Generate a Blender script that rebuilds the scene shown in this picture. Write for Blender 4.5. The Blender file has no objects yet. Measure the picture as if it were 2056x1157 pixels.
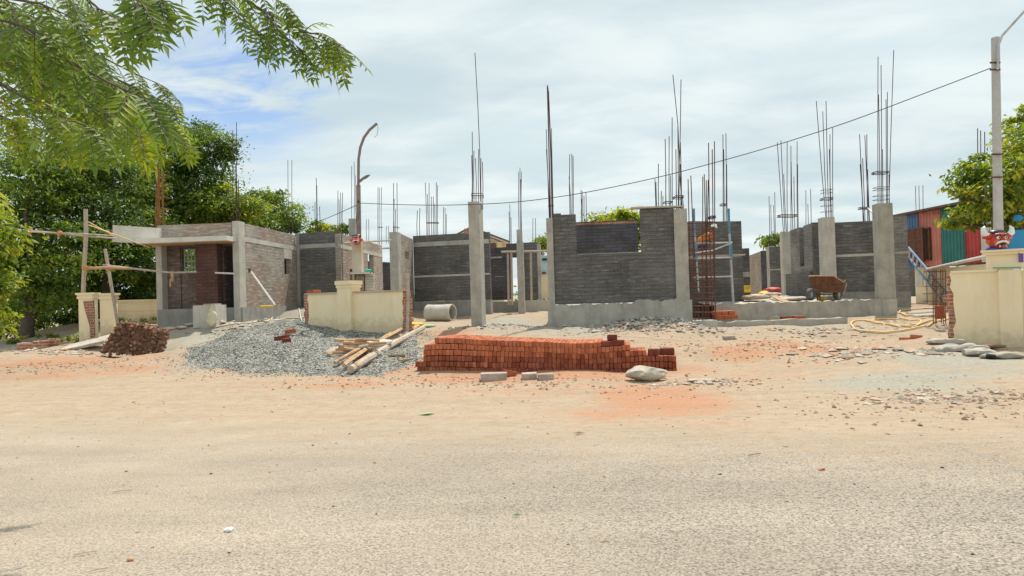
import bpy, math, random
import numpy as np
from mathutils import Vector, Matrix

R_ = math.radians
sc = bpy.context.scene
COL = sc.collection
rnd = random.Random(7)

# ------------------------------------------------------------------ camera
FPX, CX, CY, HOR = 1370.0, 1028.0, 578.5, 597.0
ROLL, PITCH = R_(-1.7), math.atan((HOR - CY) / FPX)
EYE = Vector((0, 0, 1.5))
cam = bpy.data.objects.new('camera', bpy.data.cameras.new('camera'))
COL.objects.link(cam)
cam.data.sensor_width = 36.0
cam.data.lens = 36.0 * FPX / 2056.0
cam.data.clip_start, cam.data.clip_end = 0.05, 3000
CAMROT = Matrix.Rotation(math.pi / 2 + PITCH, 3, 'X') @ Matrix.Rotation(ROLL, 3, 'Z')
cam.location = EYE
cam.rotation_euler = CAMROT.to_euler()
sc.camera = cam

# ------------------------------------------------------------------ sky, sun, exposure
SUN_EL, SUN_AZ = 65.0, 29.0          # behind the houses, a little to the right
sd = Vector((math.sin(R_(SUN_AZ)) * math.cos(R_(SUN_EL)), math.cos(R_(SUN_AZ)) * math.cos(R_(SUN_EL)), math.sin(R_(SUN_EL))))
sun = bpy.data.objects.new('sun', bpy.data.lights.new('sun', 'SUN'))
COL.objects.link(sun)
sun.data.energy, sun.data.angle, sun.data.color = 3.6, R_(0.6), (1.0, 0.94, 0.84)
sun.rotation_euler = sd.to_track_quat('Z', 'Y').to_euler()
sun.location = (8, 30, 60)

def ray(px, py):
    return (CAMROT @ Vector(((px - CX) / FPX, (CY - py) / FPX, -1.0)))

world = bpy.data.worlds.new('World')
sc.world = world
world.use_nodes = True
wn, wl = world.node_tree.nodes, world.node_tree.links
wn.clear()
def WN(t, **k):
    n = wn.new(t)
    for a, b in k.items(): setattr(n, a, b)
    return n
sky = WN('ShaderNodeTexSky', sky_type='NISHITA', sun_disc=False)
sky.sun_elevation, sky.sun_rotation = R_(SUN_EL), R_(SUN_AZ)
sky.air_density, sky.dust_density, sky.ozone_density = 1.2, 1.5, 1.5
tc = WN('ShaderNodeTexCoord')
sep = WN('ShaderNodeSeparateXYZ'); wl.new(tc.outputs['Generated'], sep.inputs[0])
den = WN('ShaderNodeMath', operation='MAXIMUM'); wl.new(sep.outputs[2], den.inputs[0]); den.inputs[1].default_value = 0.0
den2 = WN('ShaderNodeMath', operation='ADD'); wl.new(den.outputs[0], den2.inputs[0]); den2.inputs[1].default_value = 0.16
dx = WN('ShaderNodeMath', operation='DIVIDE'); wl.new(sep.outputs[0], dx.inputs[0]); wl.new(den2.outputs[0], dx.inputs[1])
dy = WN('ShaderNodeMath', operation='DIVIDE'); wl.new(sep.outputs[1], dy.inputs[0]); wl.new(den2.outputs[0], dy.inputs[1])
cmb = WN('ShaderNodeCombineXYZ'); wl.new(dx.outputs[0], cmb.inputs[0]); wl.new(dy.outputs[0], cmb.inputs[1])
def wnoise(scale, detail, rough, dist=0.0, vec=None, off=(0, 0, 0)):
    m = WN('ShaderNodeMapping'); m.inputs['Location'].default_value = off
    m.inputs['Rotation'].default_value = (0, 0, R_(25)); m.inputs['Scale'].default_value = (1.0, 1.7, 1)
    wl.new((vec or cmb).outputs[0], m.inputs[0])
    n = WN('ShaderNodeTexNoise'); n.inputs['Scale'].default_value = scale; n.inputs['Detail'].default_value = detail
    n.inputs['Roughness'].default_value = rough; n.inputs['Distortion'].default_value = dist
    wl.new(m.outputs[0], n.inputs['Vector']); return n
def wramp(src, a, b, ca=(0, 0, 0, 1), cb=(1, 1, 1, 1)):
    r = WN('ShaderNodeValToRGB'); r.color_ramp.elements[0].position = a; r.color_ramp.elements[1].position = b
    r.color_ramp.elements[0].color = ca; r.color_ramp.elements[1].color = cb; r.color_ramp.interpolation = 'EASE'
    wl.new(src, r.inputs[0]); return r
n1 = wnoise(1.3, 7, 0.55, 0.3, off=(3.1, 1.7, 0))
n2 = wnoise(0.55, 4, 0.5, 0.2, off=(0.4, 5.2, 0))
# the clouds' own brightness: thin bright veil and soft grey bellies
shade = wramp(n1.outputs['Fac'], 0.36, 0.66, (5.3, 6.2, 6.35, 1), (6.9, 7.45, 7.25, 1))
shade2 = wramp(n2.outputs['Fac'], 0.35, 0.68, (0.88, 0.90, 0.92, 1), (1.05, 1.04, 1.03, 1))
mul = WN('ShaderNodeMix', data_type='RGBA', blend_type='MULTIPLY'); mul.inputs[0].default_value = 1.0
wl.new(shade.outputs[0], mul.inputs[6]); wl.new(shade2.outputs[0], mul.inputs[7])
# an opening in the clouds on the left where blue sky shows
gap = None
for (gx, gy, rad, w) in ((500, 180, 0.145, 1.0), (400, 185, 0.11, 0.85), (590, 195, 0.08, 0.8), (420, 90, 0.10, 0.4)):
    d0 = ray(gx, gy).normalized()
    dist = WN('ShaderNodeVectorMath', operation='DISTANCE'); wl.new(tc.outputs['Generated'], dist.inputs[0])
    dist.inputs[1].default_value = d0
    mr = WN('ShaderNodeMapRange', interpolation_type='SMOOTHSTEP')
    mr.inputs[1].default_value = 0.0; mr.inputs[2].default_value = rad; mr.inputs[3].default_value = w; mr.inputs[4].default_value = 0.0
    wl.new(dist.outputs['Value'], mr.inputs[0])
    if gap is None: gap = mr
    else:
        a = WN('ShaderNodeMath', operation='MAXIMUM'); wl.new(gap.outputs[0], a.inputs[0]); wl.new(mr.outputs[0], a.inputs[1]); gap = a
n3 = wnoise(2.6, 8, 0.6, 0.5, off=(7.7, 2.2, 0))
nr = wramp(n3.outputs['Fac'], 0.42, 0.66, (1.3, 1.3, 1.3, 1), (0.0, 0.0, 0.0, 1))
gm = WN('ShaderNodeMath', operation='MULTIPLY', use_clamp=True); wl.new(gap.outputs[0], gm.inputs[0]); wl.new(nr.outputs[0], gm.inputs[1])
gs = WN('ShaderNodeMath', operation='MULTIPLY'); wl.new(gm.outputs[0], gs.inputs[0]); gs.inputs[1].default_value = 0.9
ga = WN('ShaderNodeMath', operation='ADD'); wl.new(gs.outputs[0], ga.inputs[0]); ga.inputs[1].default_value = 0.06
skyb = WN('ShaderNodeMix', data_type='RGBA', blend_type='MULTIPLY'); skyb.inputs[0].default_value = 1.0
wl.new(sky.outputs[0], skyb.inputs[6]); skyb.inputs[7].default_value = (0.95, 1.02, 1.15, 1)
mixc = WN('ShaderNodeMix', data_type='RGBA'); wl.new(ga.outputs[0], mixc.inputs[0])
wl.new(mul.outputs[2], mixc.inputs[6]); wl.new(skyb.outputs[2], mixc.inputs[7])
bg = WN('ShaderNodeBackground'); bg.inputs['Strength'].default_value = 0.1
wl.new(mixc.outputs[2], bg.inputs['Color'])
wo = WN('ShaderNodeOutputWorld'); wl.new(bg.outputs[0], wo.inputs['Surface'])
vs = sc.view_settings
vs.view_transform, vs.look, vs.exposure, vs.gamma = 'Standard', 'None', 0.40, 1.0
vs.use_curve_mapping = False
sc.cycles.max_bounces = 6
sc.cycles.transparent_max_bounces = 6

# ------------------------------------------------------------------ placing helpers
def at(px, py, Y):
    d = ray(px, py)
    return EYE + d * (Y / d.y)
def hor(px): return HOR + (CX - px) * math.tan(-ROLL)
def X(px, Y): return at(px, hor(px), Y).x
def P2(px, Y): return Vector((X(px, Y), Y))
def Z(px, py, Y): return at(px, py, Y).z

# ------------------------------------------------------------------ ground heights (surveyed spots, smoothly joined)
SPOTS = [(0,715,21.8),(170,690,22),(270,716,19),(316,655,23.7),(480,646,23.5),(420,690,20.0),(395,735,16),(500,752,14.6),
 (600,657,20.6),(550,700,17),(470,672,20),(650,668,20.45),(700,672,20.05),(780,676,19.5),(650,694,19.6),(700,700,19.2),(775,702,18.7),(620,672,20.2),(760,708,17.2),(600,690,18.6),(760,750,14.4),(808,670,19),(960,655,20.7),(1103,656,20.7),(1385,646,20.4),(840,741,14),
 (1100,742,13.6),(1352,746,13.0),(1250,668,19),(1600,640,22),(1778,632,22.5),(1905,688,15),(2050,702,14.2),(0,682,30),(250,645,30),
 (1047,630,27),(885,646,25),(1700,690,17),(1500,690,17),(1880,640,20),(700,612,28),(1830,615,26),(1900,612,30),(1445,660,20.3),(1520,657,20.2),(1600,655,20.1),(1690,652,20.0),(1430,663,19.6),(1290,637,20.15),(1345,634,20.1),(1315,652,19.6)]
SP = np.array([tuple(at(*s)) for s in SPOTS])
SP = np.vstack([SP, [[-30, 40, .8], [0, 45, .85], [30, 40, .8], [-30, 22, .1], [-22, 24, .15], [28, 20, .3], [20, 14, .1], [-20, 17.5, .05]]])
def road_edge(x): return np.clip(11.6 - 0.30 * np.asarray(x, float), 6.5, 15.5)
_rs = np.random.RandomState(3)
_K = _rs.normal(0, 1, (26, 2)); _PH = _rs.uniform(0, 6.28, 26)
_K /= np.linalg.norm(_K, axis=1)[:, None]
_WL = np.concatenate([np.linspace(0.35, 0.9, 14), np.linspace(1.0, 2.6, 12)])
def wob(x, y):
    s = np.zeros_like(np.asarray(x, float))
    for k, ph, wl_ in zip(_K, _PH, _WL):
        s = s + np.sin((k[0] * x + k[1] * y) * 6.283 / wl_ + ph) * (0.45 if wl_ < 1 else 1.0)
    return s / 5.0
def H(x, y, micro=True):
    x = np.asarray(x, float); y = np.asarray(y, float)
    num = np.zeros_like(x); dn = np.zeros_like(x)
    for p in SP:
        w = 1.0 / ((x - p[0])**2 + (y - p[1])**2 + 0.35)**2
        num = num + w * p[2]; dn = dn + w
    h = num / dn
    t = np.clip((y - road_edge(x)) / 3.2, 0, 1); s = t * t * (3 - 2 * t)
    r = h * s
    if micro:
        v = y + 0.29 * x; k = np.clip((y - road_edge(x) + 3.0) / 2.0, 0, 1)
        r = r + wob(x, y) * (0.020 + .014 * np.clip((y - road_edge(x) - 1.0) / 2, 0, 1)) * np.clip((y - road_edge(x)) / 1.5, 0, 1) + k * np.clip(2.5 - (y - road_edge(x)), 0, 1) * .012 * (np.sin(v * 5.2 + .5 * np.sin(x * .8)) + .6 * np.sin(v * 9.7 + 1.2 * np.sin(x * .5 + 1)))
    return r
def hz(x, y): return float(H(np.array([x]), np.array([y]))[0])
def G(px, py, lo=2.0, hi=60.0):
    ys = np.arange(lo, hi, 0.04); d = ray(px, py)
    xs = d.x / d.y * ys; zs = EYE.z + d.z / d.y * ys
    k = np.argmax(zs <= H(xs, ys))
    if not (zs <= H(xs, ys)).any(): k = len(ys) - 1
    return Vector((xs[k], ys[k], float(H(xs[k:k+1], ys[k:k+1])[0])))

# ------------------------------------------------------------------ mesh builder
class MB:
    def __init__(s): s.v = []; s.f = []; s.m = []; s.smooth = False; s.tint = []
    def add(s, vs, fs, mi=0):
        o = len(s.v); s.v += [tuple(v) for v in vs]
        for f in fs: s.f.append(tuple(i + o for i in f)); s.m.append(mi)
        return s
    def hexa(s, c, mi=0):      # 8 corners: bottom 0-3 ccw, top 4-7
        return s.add(c, [(3,2,1,0),(4,5,6,7),(0,1,5,4),(1,2,6,5),(2,3,7,6),(3,0,4,7)], mi)
    def box(s, c, hx, hy, hz_, rz=0.0, mi=0, tilt=None):
        M = Matrix.Rotation(rz, 3, 'Z')
        if tilt is not None: M = M @ tilt
        c = Vector(c)
        pts = [c + M @ Vector((a * hx, b * hy, d * hz_)) for d in (-1, 1) for a, b in ((-1,-1),(1,-1),(1,1),(-1,1))]
        return s.hexa(pts, mi)
    def rbox(s, c, hx, hy, hz_, rz=0.0, tilt=None, j=0.0, r=None, bev=0.12, mi=0):
        # worn box: 24-vert chamfered box with jitter
        r = r or rnd
        M = Matrix.Rotation(rz, 3, 'Z')
        if tilt is not None: M = M @ tilt
        c = Vector(c); b = bev * min(hx, hy, hz_); vs = []; idx = {}
        for sx in (-1, 1):
            for sy in (-1, 1):
                for sz in (-1, 1):
                    for ax in range(3):
                        p = [sx * (hx - b), sy * (hy - b), sz * (hz_ - b)]
                        p[ax] = (sx * hx, sy * hy, sz * hz_)[ax]
                        idx[(sx, sy, sz, ax)] = len(vs)
                        vs.append(c + M @ Vector([q + r.uniform(-j, j) for q in p]))
        I = idx; fs = []
        for sg in (-1, 1):
            fs.append([I[(sg,-1,-1,0)], I[(sg,1,-1,0)], I[(sg,1,1,0)], I[(sg,-1,1,0)]][::sg])
            fs.append([I[(-1,sg,-1,1)], I[(-1,sg,1,1)], I[(1,sg,1,1)], I[(1,sg,-1,1)]][::sg])
            fs.append([I[(-1,-1,sg,2)], I[(1,-1,sg,2)], I[(1,1,sg,2)], I[(-1,1,sg,2)]][::sg])
        for a in (-1, 1):
            for b_ in (-1, 1):
                fs.append([I[(a,b_,-1,0)], I[(a,b_,-1,1)], I[(a,b_,1,1)], I[(a,b_,1,0)]])
                fs.append([I[(a,-1,b_,0)], I[(a,1,b_,0)], I[(a,1,b_,2)], I[(a,-1,b_,2)]])
                fs.append([I[(-1,a,b_,1)], I[(1,a,b_,1)], I[(1,a,b_,2)], I[(-1,a,b_,2)]])
        for k in [(a, b_, d) for a in (-1,1) for b_ in (-1,1) for d in (-1,1)]:
            fs.append([I[k + (0,)], I[k + (1,)], I[k + (2,)]])
        return s.add(vs, fs, mi)
    def tube(s, pts, r, n=6, mi=0, cap=True, flat=1.0):
        pts = [Vector(p) for p in pts]; rr = r if isinstance(r, (list, tuple)) else [r] * len(pts)
        o = len(s.v); prev = None
        for i, p in enumerate(pts):
            t = (pts[min(i+1, len(pts)-1)] - pts[max(i-1, 0)])
            t = t.normalized() if t.length > 1e-9 else Vector((0, 0, 1))
            if prev is None:
                a = Vector((1, 0, 0)) if abs(t.x) < 0.8 else Vector((0, 1, 0))
                a = (a - t * a.dot(t)).normalized()
            else:
                a = prev - t * prev.dot(t); a = a.normalized() if a.length > 1e-6 else Vector((1, 0, 0))
            prev = a; b = t.cross(a)
            for k in range(n):
                q = 6.28318 * k / n
                s.v.append(tuple(p + (a * math.cos(q) + b * math.sin(q) * flat) * rr[i]))
        for i in range(len(pts) - 1):
            for k in range(n):
                s.f.append((o + i*n + k, o + i*n + (k+1) % n, o + (i+1)*n + (k+1) % n, o + (i+1)*n + k)); s.m.append(mi)
        if cap:
            s.f.append(tuple(o + k for k in range(n))[::-1]); s.m.append(mi)
            e = o + (len(pts)-1) * n
            s.f.append(tuple(e + k for k in range(n))); s.m.append(mi)
        return s
    def prism(s, poly, z0, z1, mi=0):      # poly ccw list of 2D; z's floats or lists
        n = len(poly); z0 = z0 if isinstance(z0, (list, tuple)) else [z0] * n; z1 = z1 if isinstance(z1, (list, tuple)) else [z1] * n
        vs = [(p[0], p[1], z0[i]) for i, p in enumerate(poly)] + [(p[0], p[1], z1[i]) for i, p in enumerate(poly)]
        fs = [tuple(range(n))[::-1], tuple(range(n, 2*n))] + [(i, (i+1) % n, n + (i+1) % n, n + i) for i in range(n)]
        return s.add(vs, fs, mi)
    def ext(s, loop, off, mi=0):            # extrude a planar 3D loop by a vector
        n = len(loop); loop = [Vector(p) for p in loop]; off = Vector(off)
        vs = loop + [p + off for p in loop]
        fs = [tuple(range(n)), tuple(range(n, 2*n))[::-1]] + [(i, n + i, n + (i+1) % n, (i+1) % n) for i in range(n)]
        return s.add(vs, fs, mi)
    def lathe(s, prof, M, n=20, mi=0):      # prof list of (r,z), M Matrix 4x4
        o = len(s.v)
        for r, z in prof:
            for k in range(n):
                q = 6.28318 * k / n
                s.v.append(tuple(M @ Vector((r * math.cos(q), r * math.sin(q), z))))
        for i in range(len(prof) - 1):
            for k in range(n):
                s.f.append((o + i*n + k, o + i*n + (k+1) % n, o + (i+1)*n + (k+1) % n, o + (i+1)*n + k)); s.m.append(mi)
        return s
    def rock(s, c, rx, ry, rz_, seed, sub=1, rough=0.25, rot=0.0, flat_low=True, mi=0):
        r = random.Random(seed)
        t = (1 + 5**.5) / 2
        vs = [Vector(p).normalized() for p in ((-1,t,0),(1,t,0),(-1,-t,0),(1,-t,0),(0,-1,t),(0,1,t),(0,-1,-t),(0,1,-t),(t,0,-1),(t,0,1),(-t,0,-1),(-t,0,1))]
        fs = [(0,11,5),(0,5,1),(0,1,7),(0,7,10),(0,10,11),(1,5,9),(5,11,4),(11,10,2),(10,7,6),(7,1,8),(3,9,4),(3,4,2),(3,2,6),(3,6,8),(3,8,9),(4,9,5),(2,4,11),(6,2,10),(8,6,7),(9,8,1)]
        for _ in range(sub):
            cache = {}; nf = []
            def mid(a, b):
                k = (min(a, b), max(a, b))
                if k not in cache: vs.append((vs[a] + vs[b]).normalized()); cache[k] = len(vs) - 1
                return cache[k]
            for a, b, c_ in fs:
                x, y, z = mid(a, b), mid(b, c_), mid(c_, a)
                nf += [(a, x, z), (b, y, x), (c_, z, y), (x, y, z)]
            fs = nf
        cuts = [(Vector((r.gauss(0,1), r.gauss(0,1), r.gauss(0,1))).normalized(), r.uniform(0.55, 0.9)) for _ in range(7)]
        M = Matrix.Rotation(rot, 3, 'Z'); out = []
        for v in vs:
            p = v * (1 + r.uniform(-rough, rough) * 0.35)
            for n_, d in cuts:
                e = p.dot(n_) - d
                if e > 0: p = p - n_ * e * 0.9
            out.append(Vector(c) + M @ Vector((p.x * rx, p.y * ry, p.z * rz_)))
        return s.add(out, fs, mi)

ROOT = {}
def put(name, mb, mat, parent=None, loc=None, smooth=None):
    me = bpy.data.meshes.new(name)
    o = bpy.data.objects.new(name, me)
    if parent is not None: base = ROOT[parent.name]
    elif loc is not None: base = Vector(loc)
    else:
        a = np.array(mb.v); base = Vector((a[:, 0].mean(), a[:, 1].mean(), a[:, 2].min()))
    b = np.array(mb.v, float) - np.array(base)
    me.from_pydata([tuple(v) for v in b], [], mb.f)
    for m in (mat if isinstance(mat, (list, tuple)) else [mat]): me.materials.append(m)
    if any(mb.m): me.polygons.foreach_set('material_index', mb.m)
    if smooth or mb.smooth: me.polygons.foreach_set('use_smooth', [True] * len(me.polygons))
    uv = me.uv_layers.new(name='UVMap')
    n = len(me.loops); li = np.zeros(n, int); me.loops.foreach_get('vertex_index', li)
    nr_ = np.zeros(len(me.polygons) * 3); me.polygons.foreach_get('normal', nr_); nr_ = nr_.reshape(-1, 3)
    tot = np.zeros(len(me.polygons), int); me.polygons.foreach_get('loop_total', tot)
    pn = np.repeat(nr_, tot, axis=0); w = np.array(mb.v, float)[li]
    hl = np.hypot(pn[:, 0], pn[:, 1]); hl[hl < 1e-6] = 1
    u = np.where(np.abs(pn[:, 2]) > .75, w[:, 0], (-pn[:, 1] * w[:, 0] + pn[:, 0] * w[:, 1]) / hl)
    v_ = np.where(np.abs(pn[:, 2]) > .75, w[:, 1], w[:, 2])
    uv.data.foreach_set('uv', np.stack([u, v_], 1).ravel())
    if mb.tint:
        at_ = me.attributes.new('tint', 'FLOAT', 'FACE'); at_.data.foreach_set('value', mb.tint)
    COL.objects.link(o)
    ROOT[o.name] = base
    if parent is not None: o.parent = parent
    else: o.location = base
    return o
def tag(o, label, cat, group=None):
    o['label'] = label; o['category'] = cat
    if group: o['group'] = group
    return o
def thing(name, label, cat, loc, group=None):
    o = bpy.data.objects.new(name, None); COL.objects.link(o); o.location = loc
    o.empty_display_size = 0.2
    ROOT[o.name] = Vector(loc)
    return tag(o, label, cat, group)

# walls ------------------------------------------------------------
class Fr:   # frame of a wall: from A to B (2D, left to right as seen), back = away from viewer
    def __init__(s, A, B):
        s.A = Vector(A); d = Vector(B) - s.A; s.L = d.length; s.t = d / s.L; s.n = Vector((-s.t.y, s.t.x))
    def p(s, a, d, z): q = s.A + s.t * a + s.n * d; return (q.x, q.y, z)
    def box(s, mb, s0, s1, d0, d1, z0, z1, z1b=None, mi=0):
        z1b = z1 if z1b is None else z1b
        return mb.hexa([s.p(s0,d0,z0), s.p(s1,d0,z0), s.p(s1,d1,z0), s.p(s0,d1,z0), s.p(s0,d0,z1), s.p(s1,d0,z1b), s.p(s1,d1,z1b), s.p(s0,d1,z1)], mi)
    def s_of(s, px):       # distance along the wall at image column px (front face)
        d = ray(px, hor(px)); k = d.x / d.y
        # A.x + a t.x = k (A.y + a t.y)
        return (k * s.A.y - s.A.x) / (s.t.x - k * s.t.y)
    def Y(s, px): return (s.A + s.t * s.s_of(px)).y
    def z(s, px, py): return Z(px, py, s.Y(px))
    def wall(s, mb, z0, z1, th, opens=(), s0=0.0, s1=None, d0=0.0, z1b=None):
        s1 = s.L if s1 is None else s1
        xs = sorted({s0, s1} | {min(max(o[k], s0), s1) for o in opens for k in (0, 1)})
        def top(a): return z1 if z1b is None else z1 + (z1b - z1) * (a - s0) / (s1 - s0)
        for a, b in zip(xs, xs[1:]):
            if b - a < 1e-4: continue
            m = (a + b) / 2; cuts = sorted([(o[2], o[3]) for o in opens if o[0] <= m <= o[1]]); zz = z0
            for c0, c1 in cuts:
                if c0 > zz + 1e-3: s.box(mb, a, b, d0, d0 + th, zz, c0)
                zz = max(zz, c1)
            if zz < min(top(a), top(b)) - 1e-3: s.box(mb, a, b, d0, d0 + th, zz, top(a), top(b))
        return mb

# ------------------------------------------------------------------ materials
class NT:
    def __init__(s, name):
        s.m = bpy.data.materials.new(name); s.m.use_nodes = True
        s.t = s.m.node_tree; s.t.nodes.clear()
        s.out = s.n('ShaderNodeOutputMaterial')
    def n(s, t, ins=None, **k):
        x = s.t.nodes.new(t)
        for a, b in k.items(): setattr(x, a, b)
        for a, b in (ins or {}).items(): s.set(x.inputs[a], b)
        return x
    def set(s, sock, v):
        if isinstance(v, bpy.types.NodeSocket): s.t.links.new(v, sock)
        elif isinstance(v, bpy.types.Node): s.t.links.new(v.outputs[0], sock)
        else: sock.default_value = v
    def coord(s, kind='Object', scale=(1, 1, 1), loc=(0, 0, 0), rot=(0, 0, 0)):
        c = s.n('ShaderNodeTexCoord')
        m = s.n('ShaderNodeMapping', {'Vector': c.outputs[kind], 'Scale': scale, 'Location': loc, 'Rotation': rot}); return m.outputs[0]
    def pos(s, scale=(1, 1, 1), loc=(0, 0, 0), rot=(0, 0, 0)):
        c = s.n('ShaderNodeNewGeometry')
        m = s.n('ShaderNodeMapping', {'Vector': c.outputs['Position'], 'Scale': scale, 'Location': loc, 'Rotation': rot}); return m.outputs[0]
    def noise(s, vec, scale, detail=4, rough=0.55, dist=0.0):
        return s.n('ShaderNodeTexNoise', {'Vector': vec, 'Scale': scale, 'Detail': detail, 'Roughness': rough, 'Distortion': dist}).outputs['Fac']
    def ramp(s, fac, *stops, ease=False):
        r = s.n('ShaderNodeValToRGB', {'Fac': fac}); e = r.color_ramp.elements
        if ease: r.color_ramp.interpolation = 'EASE'
        while len(e) < len(stops): e.new(0.5)
        for i, (p, c) in enumerate(stops):
            e[i].position = p; e[i].color = (c, c, c, 1) if isinstance(c, (int, float)) else (*c, 1)
        return r.outputs[0]
    def mix(s, fac, a, b, mode='MIX'):
        x = s.n('ShaderNodeMix', data_type='RGBA', blend_type=mode)
        s.set(x.inputs[0], fac)
        for i, v in ((6, a), (7, b)):
            s.set(x.inputs[i], (*v, 1) if isinstance(v, tuple) and len(v) == 3 else v)
        return x.outputs[2]
    def math(s, op, a, b=0.5, clamp=False):
        x = s.n('ShaderNodeMath', operation=op, use_clamp=clamp); s.set(x.inputs[0], a); s.set(x.inputs[1], b); return x.outputs[0]
    def bump(s, h, strength=0.4, dist=0.02, normal=None):
        b = s.n('ShaderNodeBump', {'Height': h, 'Strength': strength, 'Distance': dist})
        if normal is not None: s.set(b.inputs['Normal'], normal)
        return b.outputs[0]
    def attr(s, name, out='Fac'): return s.n('ShaderNodeAttribute', attribute_name=name).outputs[out]
    def bsdf(s, col, rough=0.85, metal=0.0, normal=None, spec=0.25):
        p = s.n('ShaderNodeBsdfPrincipled')
        s.set(p.inputs['Base Color'], (*col, 1) if isinstance(col, tuple) and len(col) == 3 else col)
        s.set(p.inputs['Roughness'], rough); s.set(p.inputs['Metallic'], metal)
        p.inputs['Specular IOR Level'].default_value = spec
        if normal is not None: s.set(p.inputs['Normal'], normal)
        s.set(s.out.inputs['Surface'], p.outputs[0]); return s.m

def m_simple(name, col, rough=0.8, metal=0.0, var=0.25, scale=6.0, dirt=None, dirt_amt=0.5, bump=0.15, spec=0.25):
    t = NT(name); v = t.pos()
    n = t.noise(v, scale, 5, 0.6)
    lo = tuple(c * (1 - var) for c in col); hi = tuple(min(1, c * (1 + var)) for c in col)
    c = t.ramp(n, (0.3, lo), (0.7, hi))
    if dirt:
        d = t.ramp(t.noise(v, scale * 0.45, 6, 0.65), (0.45, 0.0), (0.68, dirt_amt))
        c = t.mix(d, c, dirt)
    nb = t.bump(t.noise(v, scale * 6, 4, 0.6), bump, 0.01)
    return t.bsdf(c, rough, metal, nb, spec)

def m_block(name, c1, c2, mort, streak=(0.42, 0.40, 0.37), s_amt=0.55, s_lo=0.56, bw=0.30, rh=0.115, ms=0.012, tint=None):
    t = NT(name); uv = t.coord('UV')
    wobv = t.n('ShaderNodeTexNoise', {'Vector': uv, 'Scale': 2.0, 'Detail': 3}).outputs['Color']
    wv = t.n('ShaderNodeVectorMath', {0: wobv, 1: (0.5, 0.5, 0.5)}, operation='SUBTRACT').outputs[0]
    wv = t.n('ShaderNodeVectorMath', {0: wv, 'Scale': 0.035}, operation='SCALE').outputs[0]
    uvw = t.n('ShaderNodeVectorMath', {0: uv, 1: wv}, operation='ADD').outputs[0]
    b = t.n('ShaderNodeTexBrick', {'Vector': uvw, 'Color1': (*c1, 1), 'Color2': (*c2, 1), 'Mortar': (*mort, 1), 'Scale': 1.0,
            'Mortar Size': ms, 'Mortar Smooth': 0.25, 'Bias': 0.0, 'Brick Width': bw, 'Row Height': rh}, offset=0.5)
    c = b.outputs['Color']
    big = t.ramp(t.noise(uv, 0.75, 6, 0.65), (0.30, 0.62), (0.7, 1.3))
    c = t.mix(1.0, c, big, 'MULTIPLY')
    if tint:
        c = t.mix(t.ramp(t.noise(t.coord('UV', loc=(4, 9, 0)), 0.7, 4, 0.6), (0.42, 0.0), (0.62, 0.8)), c, tint)
    fine = t.ramp(t.noise(uv, 22, 4, 0.6), (0.3, 0.8), (0.72, 1.18))
    c = t.mix(1.0, c, fine, 'MULTIPLY')
    # mortar smears: short pale horizontal streaks along the courses
    sv = t.coord('UV', scale=(1.6, 9.5, 1))
    st = t.ramp(t.noise(sv, 1.5, 6, 0.62), (s_lo, 0.0), (s_lo + 0.13, s_amt))
    c = t.mix(st, c, streak)
    h = t.math('ADD', t.math('MULTIPLY', b.outputs['Fac'], -1.0), t.math('MULTIPLY', t.noise(uv, 30, 3), 0.4))
    return t.bsdf(c, 0.9, 0, t.bump(h, 0.5, 0.010), 0.15)

def m_concrete(name, col=(0.40, 0.38, 0.34), var=0.22, stain=(0.20, 0.19, 0.17), st_amt=0.55, boards=0.0):
    t = NT(name); v = t.pos(); v2 = t.pos(scale=(1.6, 1.6, 0.35), loc=(3, 1, 0))
    c = t.ramp(t.noise(v, 2.2, 6, 0.62), (0.28, tuple(x * (1 - var) for x in col)), (0.72, tuple(min(1, x * (1 + var)) for x in col)))
    c = t.mix(t.ramp(t.noise(v2, 2.6, 5, 0.6), (0.50, 0.0), (0.74, st_amt)), c, stain)
    f = t.ramp(t.noise(v, 40, 3, 0.6), (0.3, 0.88), (0.7, 1.1)); c = t.mix(1.0, c, f, 'MULTIPLY')
    hgt = t.math('ADD', t.noise(v, 9, 5, 0.6), t.math('MULTIPLY', t.noise(v, 55, 3, 0.6), 0.4))
    if boards:
        w = t.n('ShaderNodeTexWave', {'Vector': t.pos(), 'Scale': 1.1, 'Distortion': 1.0, 'Detail': 2.0}, wave_type='BANDS', bands_direction='Z')
        c = t.mix(t.ramp(w.outputs['Fac'], (0.0, boards), (0.06, 0.0)), c, stain)
    return t.bsdf(c, 0.9, 0, t.bump(hgt, 0.45, 0.02), 0.2)

def m_cream():
    t = NT('cream_plaster'); v = t.pos()
    c = t.ramp(t.noise(v, 1.3, 6, 0.6), (0.3, (0.82, 0.695, 0.465)), (0.7, (0.88, 0.76, 0.53)))
    d = t.ramp(t.noise(t.pos(scale=(2.2, 2.2, 0.5)), 2.0, 6, 0.65), (0.50, 0.0), (0.78, 0.40)); c = t.mix(d, c, (0.62, 0.50, 0.32))
    zo = t.n('ShaderNodeSeparateXYZ', {0: t.coord('Object')}).outputs[2]
    mud = t.ramp(t.math('ADD', zo, t.math('MULTIPLY', t.math('SUBTRACT', t.noise(v, 5.0, 6, 0.7), 0.5), 1.1)), (0.02, 0.45), (0.36, 0.0)); c = t.mix(mud, c, (0.44, 0.33, 0.22))
    g = t.ramp(t.noise(t.pos(loc=(5, 3, 1)), 4.0, 6, 0.7), (0.58, 0.0), (0.70, 0.35)); c = t.mix(g, c, (0.88, 0.79, 0.58))
    return t.bsdf(c, 0.75, 0, t.bump(t.noise(v, 25, 4), 0.2, 0.01))

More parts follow.
